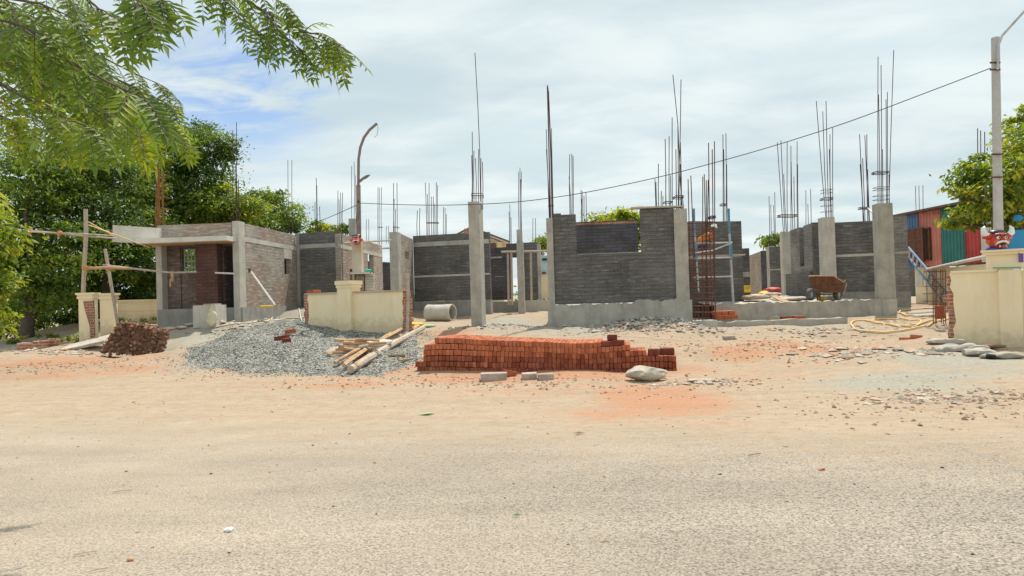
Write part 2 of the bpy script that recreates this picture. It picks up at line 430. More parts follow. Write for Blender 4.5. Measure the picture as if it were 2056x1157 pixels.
def m_leaf(name, c1, c2, trans=0.35, gloss=0.45):
    t = NT(name); tint = t.attr('tint')
    c = t.ramp(tint, (0.0, c1), (0.72, c2), (1.0, tuple(min(1, x * y) for x, y in zip(c2, (2.1, 1.5, 0.9)))))
    p = t.n('ShaderNodeBsdfPrincipled', {'Base Color': c, 'Roughness': gloss}); p.inputs['Specular IOR Level'].default_value = 0.4
    tr = t.n('ShaderNodeBsdfTranslucent', {'Color': t.mix(1.0, c, (2.3, 2.0, 0.6), 'MULTIPLY')})
    mx = t.n('ShaderNodeMixShader', {0: trans, 1: p.outputs[0], 2: tr.outputs[0]})
    t.set(t.out.inputs['Surface'], mx.outputs[0]); return t.m

def m_ground():
    t = NT('site_soil'); v = t.pos()
    mask = t.n('ShaderNodeAttribute', attribute_name='soil').outputs['Color']
    sx = t.n('ShaderNodeSeparateColor', {0: mask}); asph, orange, grey = sx.outputs[0], sx.outputs[1], sx.outputs[2]
    big = t.noise(v, 0.42, 6, 0.6); mid = t.noise(v, 2.4, 6, 0.65); fine = t.noise(v, 16, 5, 0.65); grit = t.noise(v, 70, 3, 0.6)
    def edge(m, amt=0.85):
        x = t.math('ADD', m, t.math('MULTIPLY', t.math('SUBTRACT', mid, 0.5), amt * 1.6)); x = t.math('ADD', x, t.math('MULTIPLY', t.math('SUBTRACT', fine, 0.5), amt * 1.3))
        return t.ramp(x, (0.22, 0.0), (0.78, 1.0), ease=True)
    dirt = t.ramp(mid, (0.25, (0.372, 0.284, 0.199)), (0.75, (0.490, 0.385, 0.278)))
    dirt = t.mix(t.ramp(big, (0.35, 0.0), (0.7, 0.6)), dirt, (0.457, 0.360, 0.266))
    dirt = t.mix(t.ramp(t.noise(t.pos(scale=(1, 1.8, 1)), 5.5, 6, 0.7), (0.50, 0.0), (0.68, 0.62)), dirt, (0.279, 0.212, 0.151))
    strk = t.noise(t.pos(scale=(0.22, 2.0, 1), rot=(0, 0, 0.28)), 2.2, 6, 0.65)
    dirt = t.mix(t.ramp(strk, (0.46, 0.0), (0.66, 0.5)), dirt, (0.345, 0.262, 0.190))
    org = t.ramp(fine, (0.3, (0.423, 0.199, 0.111)), (0.75, (0.507, 0.288, 0.182)))
    gry = t.ramp(fine, (0.3, (0.300, 0.278, 0.228)), (0.75, (0.430, 0.398, 0.328)))
    c = t.mix(edge(grey), dirt, gry)
    c = t.mix(t.math('MULTIPLY', edge(orange, 1.0), 0.85), c, org)
    # worn asphalt: pale stone chips and binder, under a film of dust
    vor = t.n('ShaderNodeTexVoronoi', {'Vector': v, 'Scale': 62.0, 'Randomness': 1.0}, feature='F1')
    ch = t.n('ShaderNodeSeparateColor', {0: vor.outputs['Color']}).outputs[0]
    chips = t.ramp(ch, (0.0, (0.169, 0.149, 0.129)), (0.18, (0.304, 0.263, 0.217)), (0.5, (0.377, 0.326, 0.266)), (0.85, (0.414, 0.360, 0.296)), (1.0, (0.465, 0.407, 0.336)))
    pits = t.ramp(t.noise(v, 58, 2, 0.5), (0.56, 0.0), (0.64, 1.0))
    chips = t.mix(t.math('MULTIPLY', pits, 0.75), chips, (0.143, 0.127, 0.111))
    dust = t.ramp(t.math('ADD', t.math('MULTIPLY', big, 0.75), t.math('MULTIPLY', mid, 0.35)), (0.42, 0.12), (0.72, 0.62))
    px_ = t.n('ShaderNodeSeparateXYZ', {0: t.pos()}).outputs[0]
    dust = t.math('ADD', dust, t.math('MULTIPLY', t.math('SUBTRACT', 0.2, px_), 0.085), clamp=True); dust = t.math('MULTIPLY', dust, 0.92)
    chips = t.mix(dust, chips, (0.448, 0.373, 0.291))
    patchy = t.ramp(t.noise(t.pos(scale=(0.35, 1.1, 1), rot=(0, 0, 0.28)), 0.8, 5, 0.6), (0.40, 0.86), (0.66, 1.08)); chips = t.mix(1.0, chips, patchy, 'MULTIPLY')
    c = t.mix(edge(asph, 0.6), c, chips)
    speck = t.ramp(grit, (0.33, 0.78), (0.55, 1.0), (0.75, 1.12)); c = t.mix(1.0, c, speck, 'MULTIPLY')
    hgt = t.math('ADD', t.math('MULTIPLY', t.noise(v, 6, 6, 0.65), 1.0), t.math('ADD', t.math('MULTIPLY', fine, 0.35), t.math('MULTIPLY', strk, 0.9)))
    k = t.math('SUBTRACT', 1.0, t.math('MULTIPLY', asph, 0.82))
    hgt = t.math('MULTIPLY', hgt, k)
    hgt = t.math('ADD', hgt, t.math('MULTIPLY', t.math('SUBTRACT', 1.0, t.math('MULTIPLY', pits, asph)), 0.10))
    hgt = t.math('ADD', hgt, t.math('MULTIPLY', grit, 0.06))
    return t.bsdf(c, 0.95, 0, t.bump(hgt, 0.75, 0.05), 0.1)

def m_gravel():
    t = NT('blue_metal_gravel'); v = t.pos()
    vor = t.n('ShaderNodeTexVoronoi', {'Vector': v, 'Scale': 24.0, 'Randomness': 1.0}, feature='F1')
    ch = t.n('ShaderNodeSeparateColor', {0: vor.outputs['Color']}).outputs[0]
    c = t.ramp(ch, (0.0, (0.11, 0.11, 0.10)), (0.5, (0.26, 0.255, 0.225)), (1.0, (0.46, 0.45, 0.40)))
    c = t.mix(t.ramp(t.noise(v, 0.9, 5, 0.6), (0.45, 0.0), (0.72, 0.45)), c, (0.40, 0.37, 0.32))
    h = t.math('MULTIPLY', vor.outputs['Distance'], -1.0)
    return t.bsdf(c, 0.9, 0, t.bump(h, 1.0, 0.05), 0.2)
def m_stone(name, stops):
    t = NT(name); g = t.n('ShaderNodeNewGeometry').outputs['Random Per Island']
    c = t.ramp(g, *stops); f = t.ramp(t.noise(t.pos(), 30, 3), (0.3, 0.8), (0.7, 1.15)); c = t.mix(1.0, c, f, 'MULTIPLY')
    return t.bsdf(c, 0.9, 0, t.bump(t.noise(t.pos(), 60, 3), 0.3, 0.01), 0.2)
def m_wood(name, c1, c2):
    t = NT(name); v = t.coord('Generated', scale=(1, 1, 1)); p = t.pos()
    c = t.ramp(t.noise(p, 7, 5, 0.7, 0.6), (0.3, c1), (0.7, c2))
    c = t.mix(t.ramp(t.noise(p, 2.2, 4, 0.6), (0.55, 0.0), (0.75, 0.55)), c, tuple(x * 0.45 for x in c1))
    return t.bsdf(c, 0.85, 0, t.bump(t.noise(p, 40, 4), 0.4, 0.01), 0.2)
def m_rust(name, c1=(0.10, 0.042, 0.025), c2=(0.22, 0.095, 0.05), rough=0.8):
    t = NT(name); v = t.pos()
    c = t.ramp(t.noise(v, 9, 6, 0.65), (0.3, c1), (0.7, c2)); return t.bsdf(c, rough, 0.25, t.bump(t.noise(v, 50, 4), 0.3, 0.01), 0.3)

MT = {}
MT['ground'] = m_ground(); MT['gravel'] = m_gravel()
MT['block'] = m_block('grey_brick_in_courses', (0.138, 0.132, 0.125), (0.162, 0.154, 0.146), (0.100, 0.096, 0.092), s_amt=0.42, s_lo=0.55, bw=0.44, ms=0.010)
MT['block_smear'] = m_block('mortar_smeared_grey_brick', (0.27, 0.240, 0.205), (0.33, 0.295, 0.250), (0.38, 0.35, 0.31), (0.50, 0.46, 0.40), s_amt=0.6, s_lo=0.48, tint=(0.30, 0.20, 0.155))  # mortar smears, plus a sunlit beige put into the base colour
MT['block_brown'] = m_block('brown_brick_in_courses', (0.158, 0.118, 0.103), (0.205, 0.155, 0.136), (0.120, 0.098, 0.088), (0.42, 0.38, 0.34), s_amt=0.6, s_lo=0.53)
MT['block_dark'] = m_block('dark_bluish_brick_in_courses', (0.092, 0.085, 0.092), (0.118, 0.108, 0.115), (0.072, 0.069, 0.074), s_amt=0.45, s_lo=0.60, bw=0.44)  # darker, slightly bluish version of the coursed brick
MT['redbrick'] = m_block('broken_red_brick', (0.36, 0.12, 0.07), (0.45, 0.19, 0.11), (0.45, 0.38, 0.30), s_amt=0.45, s_lo=0.56, bw=0.23, rh=0.085, ms=0.014)
MT['conc'] = m_concrete('cast_concrete', (0.42, 0.40, 0.35))
MT['conc_lt'] = m_concrete('pale_concrete', (0.52, 0.49, 0.43), 0.18, (0.30, 0.28, 0.25), 0.45)
MT['conc_white'] = m_concrete('whitish_concrete', (0.68, 0.65, 0.59), 0.14, (0.42, 0.39, 0.35), 0.4)
MT['block_pier'] = m_block('dark_red_brown_brick', (0.135, 0.072, 0.058), (0.165, 0.092, 0.075), (0.10, 0.06, 0.05), s_amt=0.3, s_lo=0.6)
MT['block_lit'] = m_block('sunlit_grey_brick', (0.20, 0.190, 0.175), (0.245, 0.23, 0.21), (0.27, 0.25, 0.23), (0.42, 0.40, 0.37), s_amt=0.5, s_lo=0.52)  # lit copy of the grey brick, sunlight put into the paler colour
MT['conc_dk'] = m_concrete('damp_grey_render', (0.30, 0.29, 0.27), 0.25, (0.46, 0.44, 0.41), 0.5)
MT['cream'] = m_cream()
MT['stained'] = m_simple('rust_stained_plaster', (0.50, 0.45, 0.36), 0.85, 0, 0.15, 1.2, (0.50, 0.26, 0.08), 0.8)
MT['rebar'] = m_rust('rebar_steel', (0.060, 0.040, 0.042), (0.130, 0.075, 0.065), 0.7)
MT['rust'] = m_rust('rusty_steel'); MT['rust_red'] = m_rust('red_rusty_steel', (0.13, 0.050, 0.034), (0.21, 0.085, 0.055))
MT['orange_rust'] = m_rust('orange_rusty_bars', (0.20, 0.085, 0.03), (0.34, 0.16, 0.06))
MT['galv'] = m_simple('galvanised_steel', (0.50, 0.51, 0.52), 0.45, 0.6, 0.15, 9, (0.3, 0.22, 0.16), 0.4, spec=0.5)
MT['blue'] = m_simple('blue_painted_steel', (0.08, 0.24, 0.42), 0.5, 0, 0.2, 8, (0.30, 0.33, 0.36), 0.7, spec=0.4)
MT['wood'] = m_wood('rough_sawn_wood', (0.36, 0.215, 0.115), (0.60, 0.42, 0.26)); MT['wood_grey'] = m_wood('weathered_pole_wood', (0.38, 0.315, 0.255), (0.56, 0.48, 0.39))
MT['bark'] = m_wood('bark', (0.075, 0.06, 0.045), (0.16, 0.13, 0.10))
MT['rope'] = m_simple('orange_rope', (0.55, 0.25, 0.11), 0.9, 0, 0.25, 20)
MT['brick'] = m_simple('red_clay_brick', (0.43, 0.130, 0.058), 0.9, 0, 0.22, 3.5, (0.50, 0.22, 0.12), 0.5)
MT['brick_damp_shade'] = m_simple('damp_shaded_red_clay_brick', (0.25, 0.072, 0.040), 0.8, 0, 0.30, 2.2, (0.12, 0.04, 0.03), 0.6)
def m_clay(name, c1, c2, spread):
    t = NT(name); v = t.pos(); ob = t.n('ShaderNodeObjectInfo').outputs['Random']; isl = t.n('ShaderNodeNewGeometry').outputs['Random Per Island']
    k = t.math('FRACT', t.math('ADD', ob, t.math('MULTIPLY', isl, 7.3)), 0)
    c = t.ramp(k, (0.0, tuple(x * (1 - spread) for x in c1)), (0.35, c1), (0.75, c2), (1.0, tuple(min(1, x * (1 + spread * .8)) for x in c2)))
    c = t.mix(t.ramp(t.noise(v, 2.6, 6, 0.65), (0.48, 0.0), (0.72, 0.5)), c, tuple(x * .9 + .07 for x in c2))
    c = t.mix(1.0, c, t.ramp(t.noise(v, 34, 4, 0.6), (0.3, 0.8), (0.7, 1.15)), 'MULTIPLY')
    return t.bsdf(c, 0.92, 0, t.bump(t.noise(v, 60, 4), 0.4, 0.008), 0.15)
MT['brick'] = m_clay('red_clay_brick', (0.42, 0.130, 0.064), (0.49, 0.170, 0.086), 0.16); MT['brick_damp_shade'] = m_clay('damp_shaded_red_clay_brick', (0.265, 0.076, 0.043), (0.325, 0.104, 0.056), 0.22)  # the darker brick carries shade as well as damp in its colour
MT['brick_dark'] = m_simple('dark_red_brick', (0.19, 0.050, 0.032), 0.85, 0, 0.25, 5)
MT['paver'] = m_simple('grey_pink_block', (0.42, 0.36, 0.31), 0.9, 0, 0.2, 6, (0.26, 0.2, 0.17), 0.5)
MT['slabrock'] = m_concrete('broken_concrete', (0.50, 0.45, 0.38), 0.3, (0.25, 0.21, 0.17), 0.6)
MT['laterite'] = NT('brick_rubble_lump')
_t = MT['laterite']; _g = _t.n('ShaderNodeNewGeometry').outputs['Random Per Island']; _v = _t.pos()
MT['laterite'] = _t.bsdf(_t.mix(_t.ramp(_t.noise(_v, 7, 5, 0.65), (0.4, 0.0), (0.66, 0.75)), _t.ramp(_g, (0.0, (0.11, 0.065, 0.045)), (0.5, (0.25, 0.135, 0.09)), (0.85, (0.37, 0.225, 0.155)), (1.0, (0.55, 0.41, 0.31))), (0.20, 0.13, 0.092)), 0.95, 0, _t.bump(_t.noise(_v, 40, 4), 0.6, 0.02), 0.1)
MT['stones_grey'] = m_stone('gravel_stones', ((0.0, (0.085, 0.085, 0.08)), (0.4, (0.22, 0.218, 0.20)), (0.8, (0.42, 0.41, 0.37)), (1.0, (0.66, 0.63, 0.56))))
MT['stones_mix'] = m_stone('loose_chips', ((0.0, (0.20, 0.14, 0.10)), (0.35, (0.36, 0.26, 0.18)), (0.6, (0.42, 0.32, 0.23)), (0.85, (0.34, 0.14, 0.08)), (1.0, (0.60, 0.53, 0.44))))
MT['rubble'] = m_stone('broken_rubble', ((0.0, (0.28, 0.24, 0.20)), (0.4, (0.46, 0.39, 0.31)), (0.7, (0.56, 0.47, 0.38)), (0.85, (0.42, 0.20, 0.12)), (1.0, (0.62, 0.57, 0.50))))
MT['black'] = m_simple('black_rubber', (0.03, 0.03, 0.032), 0.75); MT['tyre'] = m_simple('dusty_rubber', (0.10, 0.10, 0.10), 0.85, 0, 0.3, 9, (0.3, 0.27, 0.22), 0.6)
MT['hose'] = m_simple('yellow_hose', (0.74, 0.50, 0.20), 0.55, 0, 0.15, 5, (0.62, 0.52, 0.36), 0.5, spec=0.4)
MT['hose_w'] = m_simple('white_hose', (0.66, 0.58, 0.47), 0.6, 0, 0.12, 5, (0.48, 0.36, 0.25), 0.5)
MT['pvc'] = m_simple('white_plastic_pipe', (0.72, 0.68, 0.62), 0.5, 0, 0.1, 5, (0.45, 0.38, 0.3), 0.4)
MT['sack'] = m_simple('woven_white_sack', (0.66, 0.60, 0.46), 0.8, 0, 0.2, 9, (0.62, 0.42, 0.10), 0.75)
MT['yellow'] = m_simple('yellow_sheet', (0.72, 0.46, 0.03), 0.6, 0, 0.2, 7)
MT['greensheet'] = m_simple('pale_green_sheet', (0.40, 0.52, 0.30), 0.6, 0, 0.25, 7)
MT['teal'] = m_simple('teal_cloth', (0.02, 0.38, 0.26), 0.8, 0, 0.3, 8)
MT['tarp'] = m_simple('grey_dusty_sack', (0.42, 0.385, 0.33), 0.9, 0, 0.25, 4, (0.28, 0.25, 0.22), 0.6)
def m_sheet(n, c): return m_simple(n, c, 0.55, 0, 0.16, 2.0, tuple(x * 0.5 + 0.05 for x in c), 0.45, 0.08, 0.3)
MT['p_blue'] = m_sheet('blue_sheet', (0.10, 0.20, 0.40)); MT['p_sal'] = m_sheet('salmon_sheet', (0.58, 0.215, 0.165))
MT['p_grn'] = m_sheet('green_sheet', (0.04, 0.19, 0.17)); MT['p_red'] = m_sheet('red_sheet', (0.47, 0.065, 0.065))
MT['p_sky'] = m_sheet('bright_blue_sheet', (0.03, 0.28, 0.56)); MT['purple'] = m_sheet('purple_sheet', (0.14, 0.08, 0.33))
MT['roofbr'] = m_simple('brown_roof_sheet', (0.15, 0.09, 0.075), 0.7); MT['white'] = m_simple('white_paint', (0.78, 0.78, 0.76), 0.5, 0, 0.06, 6, spec=0.4)
MT['pale_roof'] = m_simple('pale_roof_sheet', (0.62, 0.60, 0.55), 0.7, 0, 0.1, 4); MT['paleblue'] = m_simple('pale_blue_paint', (0.52, 0.66, 0.70), 0.6, 0, 0.1, 5)
MT['mask_red'] = m_simple('glossy_red_paint', (0.46, 0.030, 0.025), 0.3, 0, 0.2, 18, (0.55, 0.09, 0.03), 0.5, 0.05, 0.5)
MT['mask_or'] = m_simple('glossy_orange_paint', (0.58, 0.10, 0.045), 0.3, 0, 0.2, 18, spec=0.5)
MT['mask_blk'] = m_simple('glossy_black_paint', (0.018, 0.018, 0.03), 0.3, spec=0.5); MT['mask_blue'] = m_simple('glossy_blue_paint', (0.03, 0.06, 0.30), 0.35, spec=0.5)
MT['pole'] = m_concrete('spun_concrete_pole', (0.50, 0.49, 0.47), 0.12, (0.34, 0.31, 0.29), 0.4); MT['polebr'] = m_simple('brown_grey_steel_pole', (0.24, 0.19, 0.17), 0.6, 0.2, 0.25, 4, (0.33, 0.27, 0.22), 0.5)
MT['lamp'] = m_simple('grey_lamp_housing', (0.22, 0.23, 0.25), 0.5, 0.3); MT['wire'] = m_simple('dark_cable', (0.05, 0.05, 0.05), 0.7)
MT['skin'] = m_simple('brown_skin', (0.24, 0.12, 0.075), 0.6); MT['shirt'] = m_simple('orange_shirt', (0.62, 0.22, 0.05), 0.8, 0, 0.25, 8); MT['trousers'] = m_simple('dark_trousers', (0.06, 0.06, 0.09), 0.85)
MT['dark'] = m_simple('dark_room_shade', (0.05, 0.045, 0.045), 0.9); MT['grille'] = m_simple('pale_green_grille', (0.42, 0.58, 0.50), 0.6)  # first one near-black: painted shade behind openings and in the pipe
MT['leaf_dark'] = m_leaf('dark_green_leaves', (0.022, 0.056, 0.014), (0.090, 0.168, 0.034), 0.36)
MT['leaf_mid'] = m_leaf('mid_green_leaves', (0.030, 0.072, 0.014), (0.115, 0.200, 0.034), 0.38)
MT['leaf_lite'] = m_leaf('yellow_green_leaves', (0.070, 0.125, 0.020), (0.165, 0.240, 0.038), 0.42)
MT['leaf_neem'] = m_leaf('fresh_neem_leaves', (0.060, 0.120, 0.024), (0.150, 0.235, 0.036), 0.50, 0.5)

# ------------------------------------------------------------------ ground and road (one sheet, split where dust covers the asphalt edge)
def axis(fine0, fine1, step, far0, far1):
    a = list(np.arange(fine0, fine1, step)); g = step; x = fine0; lo = []
    while x > far0: g *= 1.35; x -= g; lo.append(x)
    g = step; x = a[-1]; hi = []
    while x < far1: g *= 1.35; x += g; hi.append(x)
    return np.array(lo[::-1] + a + hi)
gx = axis(-19, 19, 0.11, -700, 700); gy = axis(2.0, 30, 0.11, -250, 1500)
XX, YY = np.meshgrid(gx, gy); ZZ = H(XX, YY)
near = np.clip(1 - (np.hypot(XX, YY - 15) - 40) / 30, 0, 1); ZZ = ZZ * near + 0.75 * (1 - near) * (YY > 20)
soil = np.zeros(XX.shape + (4,)); soil[..., 3] = 1
aed = 7.2 - 0.27 * XX
soil[..., 0] = np.clip(0.5 - (YY - aed) / 5.0, 0, 1)
def patch(px, py, hw, hh, ch, w=1.0):
    c = G(px, py); a = G(px, py - hh); b = G(px, py + hh); rx = hw * c.y / FPX; ry = max(0.25, (a.y - b.y) / 2); cy = (a.y + b.y) / 2
    d = np.sqrt(((XX - c.x) / rx)**2 + ((YY - cy) / ry)**2)
    soil[..., ch] = np.maximum(soil[..., ch], w * np.clip(1.35 - d * 0.85, 0, 1))
for p in ((1110,752,300,14,1,1.0),(1330,805,130,34,1,.95),(1250,830,160,20,1,.6),(1500,712,70,20,1,.8),(1640,702,90,16,1,.85),(1400,850,150,12,1,.35),(700,774,90,8,1,.8),
          (150,728,190,12,1,.75),(520,742,120,8,1,.45),(800,740,70,18,1,.65),(900,672,70,12,1,.6),(240,742,120,8,1,.5),(1560,735,200,14,1,.35),(1850,740,60,6,1,.2),(60,700,90,10,1,.3),(200,745,260,18,1,.55),(700,768,300,14,1,.42),(1200,780,350,18,1,.45),(1480,760,160,14,1,.42),(1560,700,240,20,1,.40),(1850,690,120,14,1,.4),(1000,665,160,12,1,.35),
          (470,668,130,26,2,1.),(560,645,90,14,2,.9),(390,735,75,12,2,1.),(350,690,60,25,2,.8),(1960,725,130,26,2,1.),(1790,770,150,26,2,.85),(1900,755,170,16,2,.8),(1190,662,170,11,2,.95),(1010,655,100,16,2,.9),(870,660,90,10,2,.5),(1440,662,120,8,2,.7),
          (60,690,110,10,2,.8),(1320,648,80,14,2,1.),(1650,665,200,10,2,.5)):
    patch(*p)
ny_, nx_ = XX.shape
idx = np.arange(nx_ * ny_).reshape(ny_, nx_)
q = np.stack([idx[:-1, :-1], idx[:-1, 1:], idx[1:, 1:], idx[1:, :-1]], -1).reshape(-1, 4)
cxy = np.stack([XX.ravel()[q].mean(1), YY.ravel()[q].mean(1)], 1)
is_road = cxy[:, 1] < 9.4 - 0.27 * np.clip(cxy[:, 0], -14, 12)
def sheet(name, faces, mat, vx, vy, vz, attr=None):
    used, inv = np.unique(faces, return_inverse=True)
    co = np.stack([vx.ravel()[used], vy.ravel()[used], vz.ravel()[used]], 1)
    me = bpy.data.meshes.new(name); me.from_pydata(co.tolist(), [], inv.reshape(-1, 4).tolist())
    me.materials.append(mat); me.polygons.foreach_set('use_smooth', [True] * len(me.polygons))
    if attr is not None:
        a = me.color_attributes.new('soil', 'FLOAT_COLOR', 'POINT'); a.data.foreach_set('color', attr.reshape(-1, 4)[used].astype(np.float32).ravel())
    o = bpy.data.objects.new(name, me); COL.objects.link(o); ROOT[o.name] = Vector((0, 0, 0)); return o
gnd = sheet('ground', q[~is_road], MT['ground'], XX, YY, ZZ, soil); gnd['kind'] = 'structure'
road = sheet('road', q[is_road], MT['ground'], XX, YY, ZZ, soil); road['kind'] = 'structure'

# gravel heap: a bed over the slope plus its loose stones ---------------
GP = [G(*p) for p in ((375,712),(470,664),(560,650),(612,636),(700,640),(806,655),(850,688),(838,718),(760,752),(640,756),(540,752),(450,744),(395,740))]
gp = [(p.x, p.y) for p in GP]
def inpoly(x, y, poly):
    r = np.zeros(np.shape(x), bool); n = len(poly); d = np.full(np.shape(x), 1e9)
    for i in range(n):
        (x1, y1), (x2, y2) = poly[i], poly[(i + 1) % n]
        c = ((y1 > y) != (y2 > y)) & (x < (x2 - x1) * (y - y1) / (y2 - y1 + 1e-12) + x1); r ^= c
        t = np.clip(((x - x1) * (x2 - x1) + (y - y1) * (y2 - y1)) / ((x2 - x1)**2 + (y2 - y1)**2), 0, 1)
        d = np.minimum(d, np.hypot(x - x1 - t * (x2 - x1), y - y1 - t * (y2 - y1)))
    return np.where(r, d, -d)
bx = np.arange(min(p[0] for p in gp) - .6, max(p[0] for p in gp) + .6, 0.075); by = np.arange(min(p[1] for p in gp) - .6, max(p[1] for p in gp) + 1.0, 0.075)
BX, BY = np.meshgrid(bx, by); BD = inpoly(BX, BY, gp) + wob(BX * 1.3 + 5, BY) * 0.22
def gravel_h(x, y, d): return H(x, y) + np.clip(d + 0.12, -0.3, 1.2) * 0.16 + wob(x * 2.3, y * 2.3 + 3) * 0.022 * np.clip(d * 3, 0, 1) - 0.02
rg = np.random.RandomState(5)
BZ = gravel_h(BX, BY, BD) + rg.uniform(-.012, .012, BX.shape)
bi = np.arange(BX.size).reshape(BX.shape); bq = np.stack([bi[:-1, :-1], bi[:-1, 1:], bi[1:, 1:], bi[1:, :-1]], -1).reshape(-1, 4)
bq = bq[BD.ravel()[bq].min(1) > -0.3]
gv = sheet('gravel_heap', bq, MT['gravel'], BX, BY, BZ)
gv['kind'] = 'stuff'; tag(gv, 'heap of blue grey gravel spilling down in front of the short cream wall', 'gravel')

def stones(name, n, sampler, smin, smax, mat, seed, label, cat, flat=0.7):
    r = np.random.RandomState(seed)
    px, py, pz, sc_ = sampler(n, r); n = len(px)
    base = np.array([(1,0,0),(-1,0,0),(0,1,0),(0,-1,0),(0,0,1),(0,0,-1)], float)
    fc = np.array([(0,2,4),(2,1,4),(1,3,4),(3,0,4),(2,0,5),(1,2,5),(3,1,5),(0,3,5)])
    s = (smin + (smax - smin) * r.rand(n)**2.2) * sc_
    v = base[None] * (0.65 + 0.6 * r.rand(n, 6, 1)) + r.normal(0, .16, (n, 6, 3))
    a = r.rand(n) * 6.283; c_, s_ = np.cos(a)[:, None], np.sin(a)[:, None]
    v[..., 2] *= flat
    el = 0.7 + 0.7 * r.rand(n)[:, None]; v[..., 0] *= el
    w = np.stack([v[..., 0] * c_ - v[..., 1] * s_, v[..., 0] * s_ + v[..., 1] * c_, v[..., 2]], -1) * s[:, None, None]
    w += np.stack([px, py, pz + s * 0.3 * flat], -1)[:, None]
    me = bpy.data.meshes.new(name); me.from_pydata(w.reshape(-1, 3).tolist(), [], (fc[None] + 6 * np.arange(n)[:, None, None]).reshape(-1, 3).tolist())
    me.materials.append(mat); o = bpy.data.objects.new(name, me); COL.objects.link(o); ROOT[o.name] = Vector()
    o['kind'] = 'stuff'; tag(o, label, cat); return o
def on_gravel(n, r):
    x = r.uniform(bx[0], bx[-1], n * 3); y = r.uniform(by[0], by[-1], n * 3); d = inpoly(x, y, gp) + wob(x * 1.3 + 5, y) * 0.22
    k = (d > -0.22 + 0.25 * r.rand(len(x))**2 - .5 * r.rand(len(x)) * (r.rand(len(x)) < .22)); x, y, d = x[k][:n], y[k][:n], d[k][:n]
    return x, y, np.maximum(gravel_h(x, y, d), H(x, y)), np.ones(len(x))
stones('gravel_stones', 26000, on_gravel, 0.009, 0.027, MT['stones_grey'], 11, 'loose crushed stones lying over the gravel heap', 'gravel')
def on_dirt(n, r):
    # many small chips, denser near the heaps and the brick stack
    k = [G(*p) for p in ((500,755),(700,765),(900,760),(1150,765),(1400,775),(1500,700),(1720,712),(1890,805),(2000,790),(150,735),(330,730),(1250,668),(1450,655),(1030,660),(1600,700),(1900,830),(1300,700),(800,735),(1000,770),(60,740))]
    j = r.randint(0, len(k), n); x = np.array([p.x for p in k])[j] + r.normal(0, 1.0, n); y = np.array([p.y for p in k])[j] + r.normal(0, .55, n)
    return x, y, H(x, y), np.ones(n)
stones('loose_chips', 3600, on_dirt, 0.008, 0.038, MT['stones_mix'], 12, 'small stones and brick chips strewn over the dirt verge', 'stones', 0.6)
def on_road(n, r):
    x = r.uniform(-7, 8, n); y = r.uniform(2.6, 11, n); return x, y, H(x, y), 0.45 + 0.05 * y
stones('road_grit', 900, on_road, 0.006, 0.022, MT['stones_mix'], 13, 'tiny dark grit scattered across the dusty road', 'grit', 0.6)
def heap(px, py, sx, sy):
    def f(n, r):
        c = G(px, py); x = c.x + r.normal(0, sx, n); y = c.y + r.normal(0, sy, n); return x, y, H(x, y), np.ones(n)
    return f
stones('rubble_scatter', 170, heap(1745, 708, .75, .45), 0.03, 0.13, MT['rubble'], 21, 'pale broken rubble strewn on the dirt before the hose coil', 'rubble', .45)
stones('rubble_scatter', 130, heap(1885, 803, .40, .22), 0.02, 0.075, MT['rubble'], 22, 'reddish brick crumbs in a patch at the right road edge', 'rubble', .5)
stones('rubble_scatter', 120, heap(1405, 770, .45, .10), 0.02, 0.085, MT['rubble'], 23, 'mortar crumbs right of the pale slab before the brick stack', 'rubble', .45)
stones('rubble_scatter', 420, heap(1310, 655, .85, .55), 0.03, 0.13, MT['rubble'], 24, 'pale rubble at the foot of the grey brick wall with the window gap', 'rubble', .6)
stones('rubble_scatter', 900, heap(1320, 645, .75, .30), 0.015, 0.07, MT['stones_grey'], 31, 'grey stone heap against the rough plinth of the grey brick wall', 'stones', .6)
stones('rubble_scatter', 200, heap(1030, 655, .9, .5), 0.02, 0.08, MT['stones_grey'], 25, 'thin spread of grey stones right of the tall lone column', 'stones', .5)
stones('rubble_scatter', 160, heap(1660, 664, 1.1, .35), 0.02, 0.09, MT['rubble'], 26, 'bits of rubble along the low kerb near the yellow hose', 'rubble', .5)
stones('rubble_scatter', 150, heap(120, 705, .9, .3), 0.03, 0.11, MT['rubble'], 27, 'broken brick and mortar at the foot of the left gate pillars', 'rubble', .5)
stones('rubble_scatter', 130, heap(470, 656, .8, .4), 0.03, 0.10, MT['rubble'], 28, 'flat broken pieces on the pale sand before the left house', 'rubble', .4)
stones('rubble_scatter', 260, heap(1540, 690, 1.7, .9), 0.015, 0.06, MT['stones_mix'], 29, 'scattered chips on the open dirt right of the brick stack', 'stones', .5)
stones('rubble_scatter', 90, heap(1990, 800, .5, .35), 0.015, 0.06, MT['stones_mix'], 30, 'dark chips at the far right edge of the verge', 'stones', .5)

